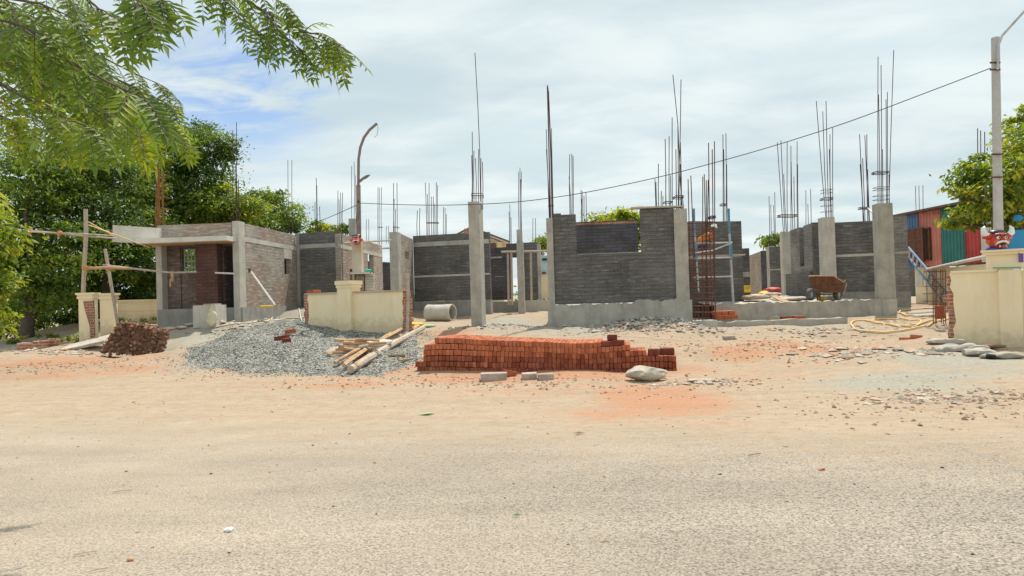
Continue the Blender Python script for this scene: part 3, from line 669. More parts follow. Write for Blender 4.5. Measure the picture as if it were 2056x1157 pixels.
# ------------------------------------------------------------------ reinforcing bars
def bar(parent, x0, y0, D0, x1, y1, r=0.013, D1=None, mid=None, mat='rebar'):
    D1 = D1 or D0; pts = [at(x0, y0, D0)]
    if mid: pts += [at(a, b, D0 + (D1 - D0) * 0.5) for a, b in mid]
    pts.append(at(x1, y1, D1))
    if not mid:   # a slight bow
        w = rnd.uniform(-.03, .03); m = (pts[0] + pts[1]) / 2; pts = [pts[0], m + Vector((w, w * .5, 0)), pts[1]]
    return put('rebar', MB().tube(pts, r, 5), MT[mat], parent)
def bars(parent, D, ybot, lst, r=0.013, depth=0.35, mat='rebar', sink=0.25):
    # lst: (x_bottom, x_top, y_top); alternate bars stand at the back of the column
    for i, b in enumerate(lst):
        d = D + (depth if i % 2 else 0.08)
        p0 = at(b[0], ybot, d); p1 = at(b[1], b[2], d)
        p0 = p0 - (p1 - p0).normalized() * sink; w = rnd.uniform(-.025, .025)
        put('rebar', MB().tube([p0, (p0 + p1) / 2 + Vector((w, w, 0)), p1], r, 5), MT[mat], parent)
def tie(parent, D, x0, x1, y, depth=0.35, r=0.011, name='tie', mat='rebar'):
    a, b = at(x0, y, D + .03), at(x1, y, D + .03); k = Vector((0.0, depth, 0))
    put(name, MB().tube([a, b, b + k, a + k, a], r, 5), MT[mat], parent)

def column(parent, px0, px1, D, ytop, ybot, depth, name='column', mat='conc', steps=(), sink=0.35, wob_=0.004):
    A, B = P2(px0, D), P2(px1, D); t = (B - A).normalized()
    n = Vector((0.0815, 0.9967)); t2 = Vector((n.y, -n.x)); w = (B - A).length
    zb = Z((px0 + px1) / 2, ybot, D) - sink; zt = Z((px0 + px1) / 2, ytop, D)
    lean = at((px0 + px1) / 2, ytop, D).x - at((px0 + px1) / 2 - 0, ytop, D).x
    lev = [zb] + [zb + (zt - zb) * k for k in (0.18, 0.36, 0.37, 0.62, 0.63, 0.85)] + [zt]
    m = MB(); r = random.Random(int(px0 * 7 + D))
    ring = []
    for z in lev:
        o = [r.uniform(-wob_, wob_) * 2 for _ in range(4)]
        c = [A, A + t2 * w, A + t2 * w + n * depth, A + n * depth]
        cc = (c[0] + c[2]) / 2
        ring.append([(p.x + (p.x - cc.x) * o[0] * 2, p.y + (p.y - cc.y) * o[1] * 2, z) for p in c])
    vs = [v for rg_ in ring for v in rg_]; fs = [(3, 2, 1, 0)]
    for i in range(len(lev) - 1):
        for k in range(4): fs.append((i*4 + k, i*4 + (k+1) % 4, i*4 + 4 + (k+1) % 4, i*4 + 4 + k))
    e = 4 * (len(lev) - 1); fs.append((e, e+1, e+2, e+3)); m.add(vs, fs)
    return put(name, m, MT[mat], parent)

def W(parent, name, mat, px0, D0, px1, D1, ytop, ybot, th=0.2, opens=(), d0=0.0, at_px=None, sink=0.0, ytop1=None):
    """wall seen from px0 (left) to px1; ytop/ybot pixel rows at its left end (or column at_px); opens = (px0,px1,ytop,ybot)"""
    f = Fr(P2(px0, D0), P2(px1, D1)); k = px0 if at_px is None else at_px
    z1, z0 = f.z(k, ytop), f.z(k, ybot) - sink
    z1b = f.z(px1, ytop1) if ytop1 is not None else None
    op = [(f.s_of(o[0]), f.s_of(o[1]), f.z((o[0] + o[1]) / 2, o[3]), f.z((o[0] + o[1]) / 2, o[2])) for o in opens]
    m = MB(); f.wall(m, z0, z1, th, op, d0=d0, z1b=z1b)
    return put(name, m, MT[mat], parent), f

# ================================================================== LEFT HOUSE
DA = 23.5
hA = thing('brick_house', 'unfinished brown brick house with concrete sunshade and a cantilever beam, at the left', 'house', at(400, 650, 24.5), 'unfinished brick houses')
fA = Fr(P2(316, 23.75), P2(482, DA)); wA = Fr(P2(483, DA), P2(597, 28.6))
zpl = fA.z(390, 620)
# plinth under everything
q0, q1, q2, q3 = P2(316, 23.70), P2(487, 23.42), P2(600, 28.6), P2(470, 29.2)
put('plinth', MB().prism([q0, q1, q2, q3], zpl - 1.3, zpl), MT['conc_dk'], hA)
s = fA.s_of; z = fA.z
# front wall set back under the sunshade
m = MB(); fA.wall(m, zpl, z(400, 488), 0.2, [(s(356), s(392), z(370, 548), z(370, 498)), (s(441), s(469), zpl - 0.1, z(455, 492))], s0=s(322), s1=s(472), d0=0.35)
put('wall', m, MT['block_brown'], hA)
m = MB(); fA.box(m, s(396), s(439), -0.05, 0.36, zpl, z(415, 489)); put('pier', m, MT['block_pier'], hA)
m = MB(); fA.box(m, s(327), s(354), 0.30, 0.348, zpl, z(340, 489)); put('wall', m, MT['block_brown'], hA)
column(hA, 315, 327, 23.72, 487, 655, 0.45, mat='conc_lt')
cR = column(hA, 470, 483, 23.42, 444, 645, 0.45, mat='conc_lt')
# lintel, parapet and sunshade
m = MB(); fA.box(m, s(322), s(470), 0.30, 0.62, z(400, 488), z(400, 478)); put('beam', m, MT['conc'], hA)
m = MB(); fA.box(m, s(319), s(468), 0.02, 0.24, z(400, 478) + .002, z(390, 450), z(390, 450)); put('parapet', m, MT['block_smear'], hA)
zs = z(400, 481)
m = MB(); fA.box(m, s(303), s(480), -0.75, 0.30, zs - 0.14, zs + .02); put('sunshade', m, MT['conc_white'], hA)
m = MB(); fA.box(m, s(308), s(478), -0.72, 0.28, zs - 0.165, zs - 0.141); put('shutter_board', m, MT['wood'], hA)
a = at(226, 452, 22.9); b = at(320, 458, 23.65); a2 = at(226, 486, 22.9); b2 = at(320, 488, 23.65); dn = Vector((0.12, 0.42, 0))
put('cantilever_beam', MB().hexa([a2, b2, b2 + dn, a2 + dn, a, b, b + dn, a + dn]), MT['conc_white'], hA)
# side wall, lit; lintel band; small window; round hole
za, zb_ = wA.z(483, 446), zpl
op = [(wA.s_of(573), wA.s_of(587), wA.z(580, 551), wA.z(580, 520)), (wA.s_of(500), wA.s_of(506), wA.z(503, 548), wA.z(503, 539))]
m = MB(); wA.wall(m, zb_, za, 0.22, op, s0=0.30, s1=wA.L); put('wall', m, MT['block_smear'], hA)
m = MB(); wA.box(m, 0.31, wA.L, -0.012, 0.10, wA.z(488, 484), wA.z(488, 475)); put('beam', m, MT['conc_lt'], hA)
m = MB(); wA.box(m, op[0][0] - .05, op[0][1] + .05, -0.008, 0.05, op[0][3], op[0][3] + .45); put('lintel', m, MT['conc_lt'], hA)
# rooms behind: floor, partition, rear and left walls, unseen roof added for darkness
rA = MB(); fA.box(rA, s(392), s(470), 2.2, 2.4, zpl, z(400, 478)); put('partition_wall', rA, MT['block_dark'], hA)
rA = MB(); fA.box(rA, s(396), s(470), 5.0, 5.2, zpl, z(400, 478)); put('wall', rA, MT['block_dark'], hA)
rA = MB(); fA.box(rA, s(316) + .02, s(468), 0.62, 5.0, z(400, 478) - .1, z(400, 478) + .05); put('shading_roof', rA, MT['conc_dk'], hA)  # hidden behind the parapet, added to keep the rooms dark
# window grille
g = MB(); w0, w1, zz0, zz1 = s(358), s(380), z(370, 548), z(370, 499)
for k in range(4):
    xx = w0 + (w1 - w0) * k / 3; g.tube([fA.p(xx, 0.45, zz0), fA.p(xx, 0.45, zz1)], 0.02, 4)
for k in range(5):
    zq = zz0 + (zz1 - zz0) * k / 4; g.tube([fA.p(w0, 0.45, zq), fA.p(w1, 0.45, zq)], 0.02, 4)
put('window_grille', g, MT['grille'], hA)
bars(hA, 23.5, 443, [(468.5, 467.5, 262), (477, 475, 246), (474, 473, 330), (481, 479, 360)], 0.012)
bars(hA, 23.9, 452, [(313, 314, 335), (318, 317, 328), (322, 321, 332), (327, 325, 340), (330, 329, 345), (316, 318, 360)], 0.020, 0.5, 'orange_rust')
for y in (350, 372, 395, 418): tie(hA, 23.9, 312, 330, y, .45, .012, mat='orange_rust')
bars(hA, 30.0, 452, [(581, 578, 322), (588, 586, 322)], 0.012)

# block stepping back beside it
hB = thing('brick_house', 'dark brick block with a lit pale side wall behind the short cream wall', 'house', at(650, 605, 31), 'unfinished brick houses')
_, f2 = W(hB, 'wall', 'block', 597.5, 28.62, 686, 28.25, 469, 640, 0.22)
m = MB(); f2.box(m, 0, f2.L, -0.012, 0.05, f2.z(640, 498), f2.z(640, 490)); put('beam', m, MT['conc'], hB)
_, f3 = W(hB, 'wall', 'block_smear', 686.5, 28.25, 770, 35.0, 469, 640, 0.22, opens=[(741, 752, 505, 566), (704, 712, 540, 600)])
m = MB(); f3.box(m, 0, f3.L, -0.012, 0.05, f3.z(690, 499), f3.z(690, 491)); put('beam', m, MT['conc_lt'], hB)
m = MB(); f3.box(m, .3, f3.L - .2, 3.6, 3.8, f3.z(690, 640), f3.z(690, 475)); put('wall', m, MT['block_dark'], hB)
W(hB, 'wall', 'block_dark', 690, 39.5, 786, 38.5, 522, 620, .22, sink=.5, ytop1=527)
column(hB, 597.5, 604, 28.55, 469, 640, .3, mat='conc_dk')
column(hB, 704, 718, 31.0, 439, 640, .35)
bars(hB, 31.0, 439, [(706, 706, 333), (711, 711, 325), (715, 714, 352)], 0.012)
bars(hB, 30.0, 470, [(634, 632.5, 405), (636, 635, 358), (641.5, 641.5, 415), (637, 636, 372)], 0.014)
bars(hB, 33.0, 470, [(678.5, 678.5, 383), (683.5, 683.5, 387), (688, 688, 387), (681, 680.5, 400)], 0.014)
bars(hB, 36.0, 482, [(759, 759, 376), (762, 762, 378), (766, 766, 376)], 0.014); tie(hB, 36, 758, 767, 456, .3)
bars(hB, 38.0, 480, [(736, 735.5, 440), (740, 740, 440)], 0.014); bars(hB, 40.0, 480, [(776, 776, 454), (780, 780, 454)], 0.014)

# middle brick house with near column, right of the cream wall
hC = thing('brick_house', 'dark brick house with pale concrete bands behind the concrete pipe', 'house', at(870, 612, 29.5), 'unfinished brick houses')
column(hC, 785, 802, 25.0, 466, 640, .5, mat='conc')
_, f4 = W(hC, 'wall', 'block_smear', 806, 25.6, 832, 28.4, 468, 640, 0.2, opens=[(815, 824, 505, 520)])
_, f5 = W(hC, 'wall', 'block', 832.5, 28.4, 985, 27.6, 474, 606, 0.22)
m = MB(); f5.box(m, 0, f5.L, -0.012, 0.05, f5.z(880, 494), f5.z(880, 485)); put('beam', m, MT['conc'], hC)
m = MB(); f5.box(m, 0, f5.L, -0.010, 0.05, f5.z(880, 556), f5.z(880, 552)); put('sill_band', m, MT['conc_lt'], hC)
m = MB(); f5.box(m, -.05, f5.L, -0.06, 0.3, f5.z(880, 650), f5.z(880, 605)); put('plinth', m, MT['conc_dk'], hC)
m = MB(); f5.box(m, f5.s_of(936), f5.s_of(947), -0.02, 0.22, f5.z(940, 470), f5.z(940, 459)); put('brick_stub', m, MT['redbrick'], hC)
bars(hC, 25.1, 466, [(790, 790, 368), (794, 794, 420), (797.5, 797, 368), (792, 791.5, 400)], 0.012); tie(hC, 25.1, 789, 799, 456)
bars(hC, 29, 474, [(838, 838, 423), (843, 843, 418)], 0.014)
bars(hC, 29.5, 474, [(857, 854, 367), (862, 861.5, 368), (867, 866, 395), (870, 870, 395), (876, 876, 366), (879, 878.5, 372), (859, 858, 390), (873, 872.5, 410)], 0.014, .3); tie(hC, 29.5, 856, 880, 447, .3, .014)
bars(hC, 30, 474, [(890.6, 890.6, 416), (893.6, 893.6, 418), (896, 896, 430)], 0.014)

# lone columns
c1 = thing('concrete_column', 'tallest lone concrete column with one very long bar, left of the grey wall', 'column', at(958, 655, 20.8), 'bare concrete columns')
column(c1, 945, 967, 20.7, 405, 655, 0.95, 'shaft')
bars(c1, 20.7, 405, [(947, 947, 312), (948.5, 948, 265), (952, 951.5, 303), (955, 954.5, 318), (961.5, 961, 300), (966, 965.5, 318), (969, 968.5, 325)], 0.012, .45)
bar(c1, 965, 405, 20.9, 953.5, 106, .012, mid=[(963, 300), (959, 205)])
tie(c1, 20.7, 946.5, 969.5, 393, .5); tie(c1, 20.7, 946.5, 969.5, 389, .5)
c2 = thing('concrete_column', 'slim lone column standing behind, between the tall column and the grey wall', 'column', at(1047, 630, 27), 'bare concrete columns')
column(c2, 1040, 1053, 27.0, 485, 631, 0.4, 'shaft'); column(c2, 1041, 1051.5, 27.03, 461, 486, 0.34, 'shaft', sink=0)
bars(c2, 27.0, 461, [(1042, 1041.5, 345), (1044.4, 1044, 337), (1047.4, 1047, 345), (1046, 1045.5, 360)], 0.013, .25)

# far house E with dark walls, scaffold
hE = thing('brick_house', 'low dark brick house far back between the two lone columns', 'house', at(1030, 615, 33), 'unfinished brick houses')
_, f6 = W(hE, 'wall', 'block_dark', 960, 31.4, 1041, 31.0, 499, 604, 0.22, opens=[(1028, 1040, 517, 604)])
m = MB(); f6.box(m, f6.s_of(1019), f6.s_of(1041), .01, .2, f6.z(1030, 500), f6.z(1030, 489)); put('parapet', m, MT['block_dark'], hE)
_, f7 = W(hE, 'wall', 'block', 1041.5, 31.0, 1081, 30.8, 488, 602, 0.22)
column(hE, 1081, 1088, 30.78, 490, 625, .5)
m = MB(); f6.box(m, 0, f6.L, -.4, .3, f6.z(1000, 640), f6.z(1000, 606)); put('plinth', m, MT['conc_dk'], hE)
m = MB(); f7.box(m, .02, f7.L + .8, -.4, .3, f7.z(1070, 640), f7.z(1070, 603)); put('plinth', m, MT['conc_lt'], hE)
m = MB(); f6.box(m, f6.s_of(1026), f6.L, 2.0, 2.2, f6.z(1000, 606), f6.z(1000, 499)); put('wall', m, MT['dark'], hE)  # near-black wall, the doorway's shade put into its colour
m = MB(); f6.box(m, f6.s_of(983), f6.s_of(1010), -.015, .05, f6.z(990, 519), f6.z(990, 516)); put('lintel', m, MT['conc'], hE); m = MB(); f6.box(m, f6.s_of(995), f6.s_of(1014), -.015, .05, f6.z(1000, 556), f6.z(1000, 555)); put('mortar_line', m, MT['conc'], hE)
bars(hE, 32, 492, [(1024, 1023.5, 411), (1026.5, 1026, 437), (1022.5, 1022, 425)], 0.014); bars(hE, 32, 490, [(1070, 1070, 438), (1075, 1075, 438)], 0.014)
sE = thing('wooden_scaffold', 'thin wooden pole scaffold before the low dark far house', 'scaffold', at(1050, 605, 29.6))
for x in (1020, 1027, 1066): put('upright_pole', MB().tube([at(x - .5, 503, 29.6), at(x + .5, 560, 29.6), at(x + 1.5, 612, 29.6)], .05, 6), MT['wood_grey'], sE)
put('ledger_pole', MB().tube([at(1006, 506, 29.55), at(1050, 505, 29.55), at(1101, 504, 29.55)], .055, 6), MT['wood_grey'], sE)

# distant cream house with a gable roof
hD = thing('gable_house', 'cream house with a pale gabled roof far behind the tall column', 'house', at(950, 560, 50))
gz0, gze, gzr = 0.6, Z(1000, 486, 48), Z(950, 458, 48); gx0, gx1, gxr = X(886, 48), X(1026, 48), X(950, 48)
m = MB(); m.box(((gx0 + gx1) / 2, 52, (gz0 + gze) / 2), (gx1 - gx0) / 2 - .5, 4, (gze - gz0) / 2); put('wall', m, MT['cream'], hD)
gab = [(gx0 + .6, 48.05, gze), (gx1 - .6, 48.05, gze), (gxr, 48.05, gzr - .15)]; put('gable', MB().ext(gab, (0, .2, 0)), MT['pale_roof'], hD)
for e, sg in ((gx0, -1), (gx1, 1)):
    a, b = Vector((gxr, 47.4, gzr)), Vector((e, 47.4, gze - .05)); u = Vector((0, 0, -.14))
    put('roof_slope', MB().ext([a, b, b + u, a + u], (0, 9.5, 0)), MT['pale_roof'], hD)
    put('verge_board', MB().ext([a + Vector((0, -.03, .06)), b + Vector((0, -.03, .06)), b + Vector((0, -.03, -.06)), a + Vector((0, -.03, -.06))], (0, .025, 0)), MT['roofbr'], hD)
put('window', MB().box((X(987, 48), 47.98, Z(987, 497, 48)), .45, .06, .3), MT['roofbr'], hD)
cb = thing('site_cabin', 'narrow cabin half pale blue half cream between far house and grey wall', 'cabin', at(1096, 600, 35))
m = MB(); m.box(((X(1087, 34) + X(1110, 34)) / 2, 35.2, Z(1096, 575, 34) ), (X(1110, 34) - X(1087, 34)) / 2, 1.2, (Z(1096, 552, 34) - Z(1096, 600, 34)) / 2); put('lower_wall', m, MT['cream'], cb)
m = MB(); m.box(((X(1087, 34) + X(1110, 34)) / 2, 35.2, Z(1096, 532, 34) ), (X(1110, 34) - X(1087, 34)) / 2, 1.18, (Z(1096, 513, 34) - Z(1096, 551, 34)) / 2); put('upper_wall', m, MT['paleblue'], cb)
m = MB(); m.box((X(1096, 33.9), 33.97, Z(1096, 521, 34)), .12, .04, .05); m.box((X(1093, 33.9), 33.97, Z(1096, 548, 34)), .12, .04, .03); put('vent', m, MT['dark'], cb)

# ================================================================== CENTRE HOUSE with window gap
hW = thing('brick_house', 'grey brick room with an open window gap and rough plinth, nearest at the centre', 'house', at(1240, 650, 21), 'unfinished brick houses')
fW = Fr(P2(1101, 20.72), P2(1386, 20.36)); s, z = fW.s_of, fW.z
zp_ = z(1240, 608); z0 = z(1240, 655) - .35
m = MB(); fW.wall(m, zp_, z(1140, 431), 0.22, [(s(1161), s(1291), z(1225, 509), 99)], s0=s(1113.5), s1=s(1358)); put('wall', m, MT['block'], hW)
m = MB(); fW.box(m, s(1291), s(1358), 0, .22, z(1140, 431), z(1325, 419)); put('wall', m, MT['block'], hW); m = MB(); fW.box(m, s(1116), s(1131), .0, .22, z(1140, 431), z(1140, 428)); put('brick_stub', m, MT['block'], hW)
m = MB(); fW.box(m, s(1161), s(1291), .02, .2, z(1225, 509), z(1225, 508)); put('sill_mortar', m, MT['conc_lt'], hW)
column(hW, 1101, 1114, 20.68, 438, 655, .45); column(hW, 1358, 1384, 20.34, 419, 645, .45)
# rendered plinth with a ragged upper edge
m = MB(); r = random.Random(4); n = 60; poly = []
for i in range(n + 1):
    a = fW.L * i / n; poly.append((a - .03 + .06 * i / n, zp_ + r.uniform(-.03, .03) + .018 * math.sin(i * .5) + (.04 if i > n * .6 else -.03)))
fv = [fW.p(a, -.07, z0) for a, _ in poly] + [fW.p(a, -.07, zz) for a, zz in poly] + [fW.p(a, .02, zz + .015) for a, zz in poly]
k = n + 1; m.add(fv, [(i, i+1, k+i+1, k+i) for i in range(n)] + [(k+i, k+i+1, 2*k+i+1, 2*k+i) for i in range(n)])
fW.box(m, -.03, fW.L + .03, .021, 4.6, z0, zp_ - .05); put('plinth', m, MT['conc'], hW)
_, fb = W(hW, 'wall', 'block_dark', 1140, 25.2, 1285, 25.0, 447, 620, .22); m = MB(); fb.box(m, 0, fb.L, -.01, .23, fb.z(1220, 450), fb.z(1220, 446.5)); put('mortar_bed', m, MT['redbrick'], hW)
m = MB(); fW.box(m, fW.L - .24, fW.L - .02, .45, 2.2, zp_ - .06, z(1370, 450)); put('wall', m, MT['block'], hW)
m = MB(); m.box(at(1319, 419, 20.5) + Vector((0, 0, .03)), (X(1372, 20.5) - X(1267, 20.5)) / 2, .13, .025, -.02); put('plank', m, MT['wood_grey'], hW)
bars(hW, 20.7, 438, [(1102.5, 1096.5, 260), (1104.5, 1098.5, 171), (1106, 1099.5, 172), (1108, 1100.5, 176), (1109.5, 1101.5, 183), (1111, 1107, 258), (1104, 1097, 300)], .012, .35); tie(hW, 20.7, 1102, 1111.5, 412)
bars(hW, 23.5, 431, [(1144.5, 1144, 310), (1148.5, 1148, 309), (1151, 1150.5, 313), (1146, 1142.5, 355)], .013)
bars(hW, 26.5, 448, [(1167, 1166.5, 381), (1170, 1169, 384), (1173, 1172.5, 393), (1177, 1176.5, 387), (1168, 1168, 400)], .014)
bars(hW, 21.4, 420, [(1317, 1315, 359), (1319.5, 1317, 366), (1323, 1322, 329), (1328.6, 1328, 384), (1336.5, 1335.5, 279), (1338, 1337, 345), (1344, 1343.5, 274), (1350, 1349.5, 236), (1346, 1346, 352), (1332, 1331, 394)], .013, .6)
tie(hW, 21.4, 1336, 1351, 405, .4, .016)
bars(hW, 20.4, 420, [(1358.5, 1357, 300), (1362, 1361, 253), (1366.5, 1366, 330), (1371.5, 1370, 392), (1368, 1366, 286)], .013, .4)
bar(hW, 1363, 420, 20.5, 1351, 150, .012, mid=[(1364.5, 330), (1361, 250)]); bar(hW, 1370, 420, 20.6, 1367.3, 160, .012, mid=[(1364, 345), (1366, 260)])
tie(hW, 20.4, 1357, 1373, 396, .4, .015); tie(hW, 20.4, 1357, 1373, 393, .4, .012)

# reinforcement cage standing in front, waiting for concrete
cg = thing('rebar_cage', 'tall rusty reinforcement cage on a concrete footing, right of the grey wall', 'rebar cage', at(1412, 650, 20.5), 'rusty rebar cages')
a, b = at(1383, 662, 20.2), at(1441, 658, 20.2)
put('footing', MB().hexa([a + Vector((0, 0, -.3)), b + Vector((0, 0, -.3)), b + Vector((0, .75, -.3)), a + Vector((0, .75, -.3)), a + Vector((0, 0, .24)), b + Vector((0, 0, .22)), b + Vector((0, .75, .22)), a + Vector((0, .75, .24))]), MT['conc_lt'], cg)
for i, (xb, xt, yt) in enumerate([(1390, 1381.5, 360), (1404, 1387, 353), (1411, 1411, 355), (1424, 1414, 350), (1437, 1430, 300), (1420, 1418, 362), (1396, 1390, 452), (1431, 1422.6, 287), (1437, 1434.5, 284), (1416, 1422, 361)]):
    d = 20.45 + (.45 if i % 2 else .0)
    put('rebar', MB().tube([at(xb, 646, d), at(xb * .55 + xt * .45 - 1, 520, d), at(xt + (xb - xt) * .2, 438, d), at(xt, yt, d)], .015, 5), MT['rust_red'], cg)
for y in list(range(446, 640, 13)):
    tie(cg, 20.43, 1383.5 + (y - 440) * .035, 1431.5 + (y - 440) * .03, y + rnd.uniform(-2, 2), .5, .012, mat='rust_red')
tie(cg, 20.43, 1429, 1437, 437, .4, .018); tie(cg, 20.43, 1429, 1437, 434, .4, .018)

# brick house behind the cage
hF = thing('brick_house', 'plain grey brick wall block behind the steel scaffold', 'house', at(1440, 605, 26), 'unfinished brick houses')
_, f8 = W(hF, 'wall', 'block', 1375, 25.2, 1493, 24.8, 446, 606, .24, sink=.6, ytop1=444)
_, f9 = W(hF, 'wall', 'block', 1493, 27.0, 1506, 26.9, 499, 606, .24, sink=.6)
m = MB(); f9.box(m, 0, f9.L, -.03, .26, f9.z(1500, 556), f9.z(1500, 546)); put('beam', m, MT['conc'], hF)
m = MB(); f8.box(m, f8.L - .23, f8.L - .01, .25, 2.2, f8.z(1440, 606) - .6, f8.z(1440, 447)); put('wall', m, MT['block'], hF)
bars(hF, 24.9, 446, [(1452, 1451.5, 270), (1457.5, 1457.5, 268), (1454, 1453, 300), (1460, 1459, 330)], .014, .3); tie(hF, 24.9, 1450, 1459, 412, .3, .015); tie(hF, 24.9, 1450, 1459, 409, .3)

ss = thing('steel_scaffold', 'blue and galvanised steel scaffold frame with a plank platform, behind the rebar cage', 'scaffold', at(1430, 606, 23.4))
for x0, x1, yb, d in ((1464, 1472, 608, 23.3), (1394, 1402, 586, 23.3)):
    put('upright', MB().tube([at(x0 + .5, 470, d), at(x1, yb, d)], .045, 8), MT['galv'], ss)
    put('upright', MB().tube([at(x0 - 1, 419, d), at(x0 + .5, 470.2, d)], .038, 8), MT['blue'], ss)
    put('sleeve', MB().tube([at((x0 * 2 + x1) / 3, 492, d), at((x0 + x1) / 2, 522, d)], .054, 8), MT['blue'], ss)
for y in (488, 518, 556): put('ledger', MB().tube([at(1392, y + 1.5, 23.28), at(1470, y - 1, 23.28)], .032, 6), MT['galv'], ss)
put('brace', MB().tube([at(1428, 504, 23.26), at(1469, 488, 23.26)], .028, 6), MT['galv'], ss)
put('brace', MB().tube([at(1396, 508, 23.26), at(1428, 503, 23.26)], .028, 6), MT['galv'], ss)
a, b = at(1388, 517, 23.35), at(1497, 512.5, 23.35)
put('platform', MB().hexa([a, b, b + Vector((0, 1.0, 0)), a + Vector((0, 1.0, 0)), a + Vector((0, 0, .05)), b + Vector((0, 0, .05)), b + Vector((0, 1, .05)), a + Vector((0, 1, .05))]), MT['wood_grey'], ss)

# worker stooping on the platform (seen through the cage)
def skin(name, joints, edges, parent, mat, sub=2):
    me = bpy.data.meshes.new(name); base = ROOT[parent.name]
    me.from_pydata([tuple(Vector(j[0]) - base) for j in joints], edges, []); me.materials.append(MT[mat])
    o = bpy.data.objects.new(name, me); COL.objects.link(o); o.parent = parent; ROOT[o.name] = base
    md = o.modifiers.new('skin', 'SKIN'); md.use_smooth_shade = True
    lay = me.skin_vertices[0] if me.skin_vertices else None
    if lay is None:
        bpy.context.view_layer.objects.active = o
    for i, j in enumerate(joints): lay.data[i].radius = (j[1], j[1]); lay.data[i].use_root = (i == 0)
    sb = o.modifiers.new('sub', 'SUBSURF'); sb.levels = sb.render_levels = sub
    return o
wp = at(1413, 514, 23.9)
pr = thing('person', 'stooping worker in an orange shirt and white cap on the scaffold behind the rebar cage', 'person', wp)
def L(x, y, z): return wp + Vector((x, y, z))
try:
    body = [(L(-.16,0,.46),.13),(L(.0,-.02,.60),.13),(L(.14,-.05,.74),.14),(L(.22,-.08,.80),.07),(L(.30,-.10,.86),.055),(L(.34,-.11,.90),.095),(L(.36,-.12,.97),.09),
            (L(-.10,-.12,.30),.085),(L(.08,-.20,.28),.07),(L(-.02,-.10,.06),.05),(L(.06,-.16,.04),.045),(L(-.14,.12,.30),.085),(L(.06,.06,.26),.07),(L(-.06,.12,.06),.05),(L(.04,.06,.04),.045),
            (L(.18,-.24,.72),.06),(L(.26,-.32,.52),.045),(L(.38,-.34,.40),.035),(L(.43,-.35,.34),.03),(L(.18,.14,.72),.06),(L(.30,.16,.52),.045),(L(.42,.10,.42),.035),(L(.47,.08,.37),.03)]
    ed = [(0,1),(1,2),(2,3),(3,4),(4,5),(5,6),(0,7),(7,8),(8,9),(9,10),(0,11),(11,12),(12,13),(13,14),(2,15),(15,16),(16,17),(17,18),(2,19),(19,20),(20,21),(21,22)]
    skin('body', body, ed, pr, 'skin')
    sh = [(L(-.17,0,.45),.155),(L(.0,-.02,.61),.155),(L(.14,-.05,.75),.165),(L(.18,-.24,.73),.08),(L(.23,-.29,.60),.065),(L(.18,.14,.73),.08),(L(.25,.15,.61),.065)]
    skin('shirt', sh, [(0,1),(1,2),(2,3),(3,4),(2,5),(5,6)], pr, 'shirt')
    tr = [(L(-.17,0,.42),.15),(L(-.10,-.12,.30),.10),(L(.08,-.20,.28),.085),(L(.02,-.13,.14),.065),(L(-.14,.12,.30),.10),(L(.06,.06,.26),.085),(L(.0,.09,.13),.065)]
    skin('trousers', tr, [(0,1),(1,2),(2,3),(0,4),(4,5),(5,6)], pr, 'trousers')
except Exception as e:
    print('SKIN', e)
m = MB(); m.lathe([(.001, .115), (.06, .10), (.10, .05), (.115, 0), (.15, -.01)], Matrix.Translation(L(.36, -.12, .99)) @ Matrix.Rotation(.35, 4, 'Y'), 12); put('cap', m, MT['white'], pr, smooth=True)

# far houses between
hG = thing('brick_house', 'far brown brick walls lit from the side, seen in the gap with the yellow board', 'house', at(1540, 590, 40), 'unfinished brick houses')
W(hG, 'wall', 'block_smear', 1503, 42, 1529.5, 37, 514, 600, .22, sink=.6, at_px=1505)
W(hG, 'wall', 'block_dark', 1529.5, 37, 1548, 36.4, 504, 600, .22, sink=.6)
W(hG, 'wall', 'conc', 1541, 35.2, 1547, 34.2, 497, 600, .2, sink=.6); _, fg = W(hG, 'wall', 'block', 1547, 34.2, 1580, 33.8, 496, 600, .22, sink=.6)
m = MB(); fg.box(m, 0, fg.L, -.02, .1, fg.z(1560, 543), fg.z(1560, 540)); put('beam', m, MT['conc'], hG)
bars(hG, 35, 497, [(1546, 1544, 394), (1549, 1547.5, 411), (1558, 1555.6, 386), (1555, 1553, 412)], .016); bars(hG, 40, 470, [(1618, 1618, 382), (1623, 1622, 410), (1629, 1627.5, 380)], .018)

# ================================================================== RIGHT HOUSE
hR = thing('brick_house', 'long right house with two thick columns, slotted side wall and low front plinth wall', 'house', at(1690, 630, 24), 'unfinished brick houses')
_, g1 = W(hR, 'wall', 'block_lit', 1590, 28.3, 1634, 25.75, 463, 606, .24, opens=[(1608, 1617, 440, 535)], sink=.6, ytop1=448)
m = MB(); g1.box(m, g1.s_of(1608), g1.s_of(1617), .18, .24, g1.z(1612, 535), g1.z(1612, 458)); put('slot_infill', m, MT['block_dark'], hR)
column(hR, 1574, 1590, 29.3, 465, 610, .35, mat='conc_lt')
_, g2 = W(hR, 'wall', 'block', 1634.5, 25.72, 1654, 25.62, 447, 606, .26, sink=.6)
m = MB(); g1.box(m, g1.s_of(1584), g1.L, -.12, -.002, g1.z(1610, 640), g1.z(1610, 548)); put('half_wall', m, MT['block'], hR)
cB = column(hR, 1657, 1680, 24.9, 436, 610, .5, mat='conc_lt')
_, g3 = W(hR, 'wall', 'block', 1680, 25.1, 1762, 24.7, 447, 612, .22, sink=.5, ytop1=443)
m = MB(); g3.box(m, 0, g3.L, -.014, .05, g3.z(1700, 516), g3.z(1700, 511)); put('sill_band', m, MT['conc_lt'], hR)
m = MB(); g3.box(m, -.1, g3.L, -.05, .3, g3.z(1700, 640), g3.z(1700, 587)); put('plinth', m, MT['conc_dk'], hR)
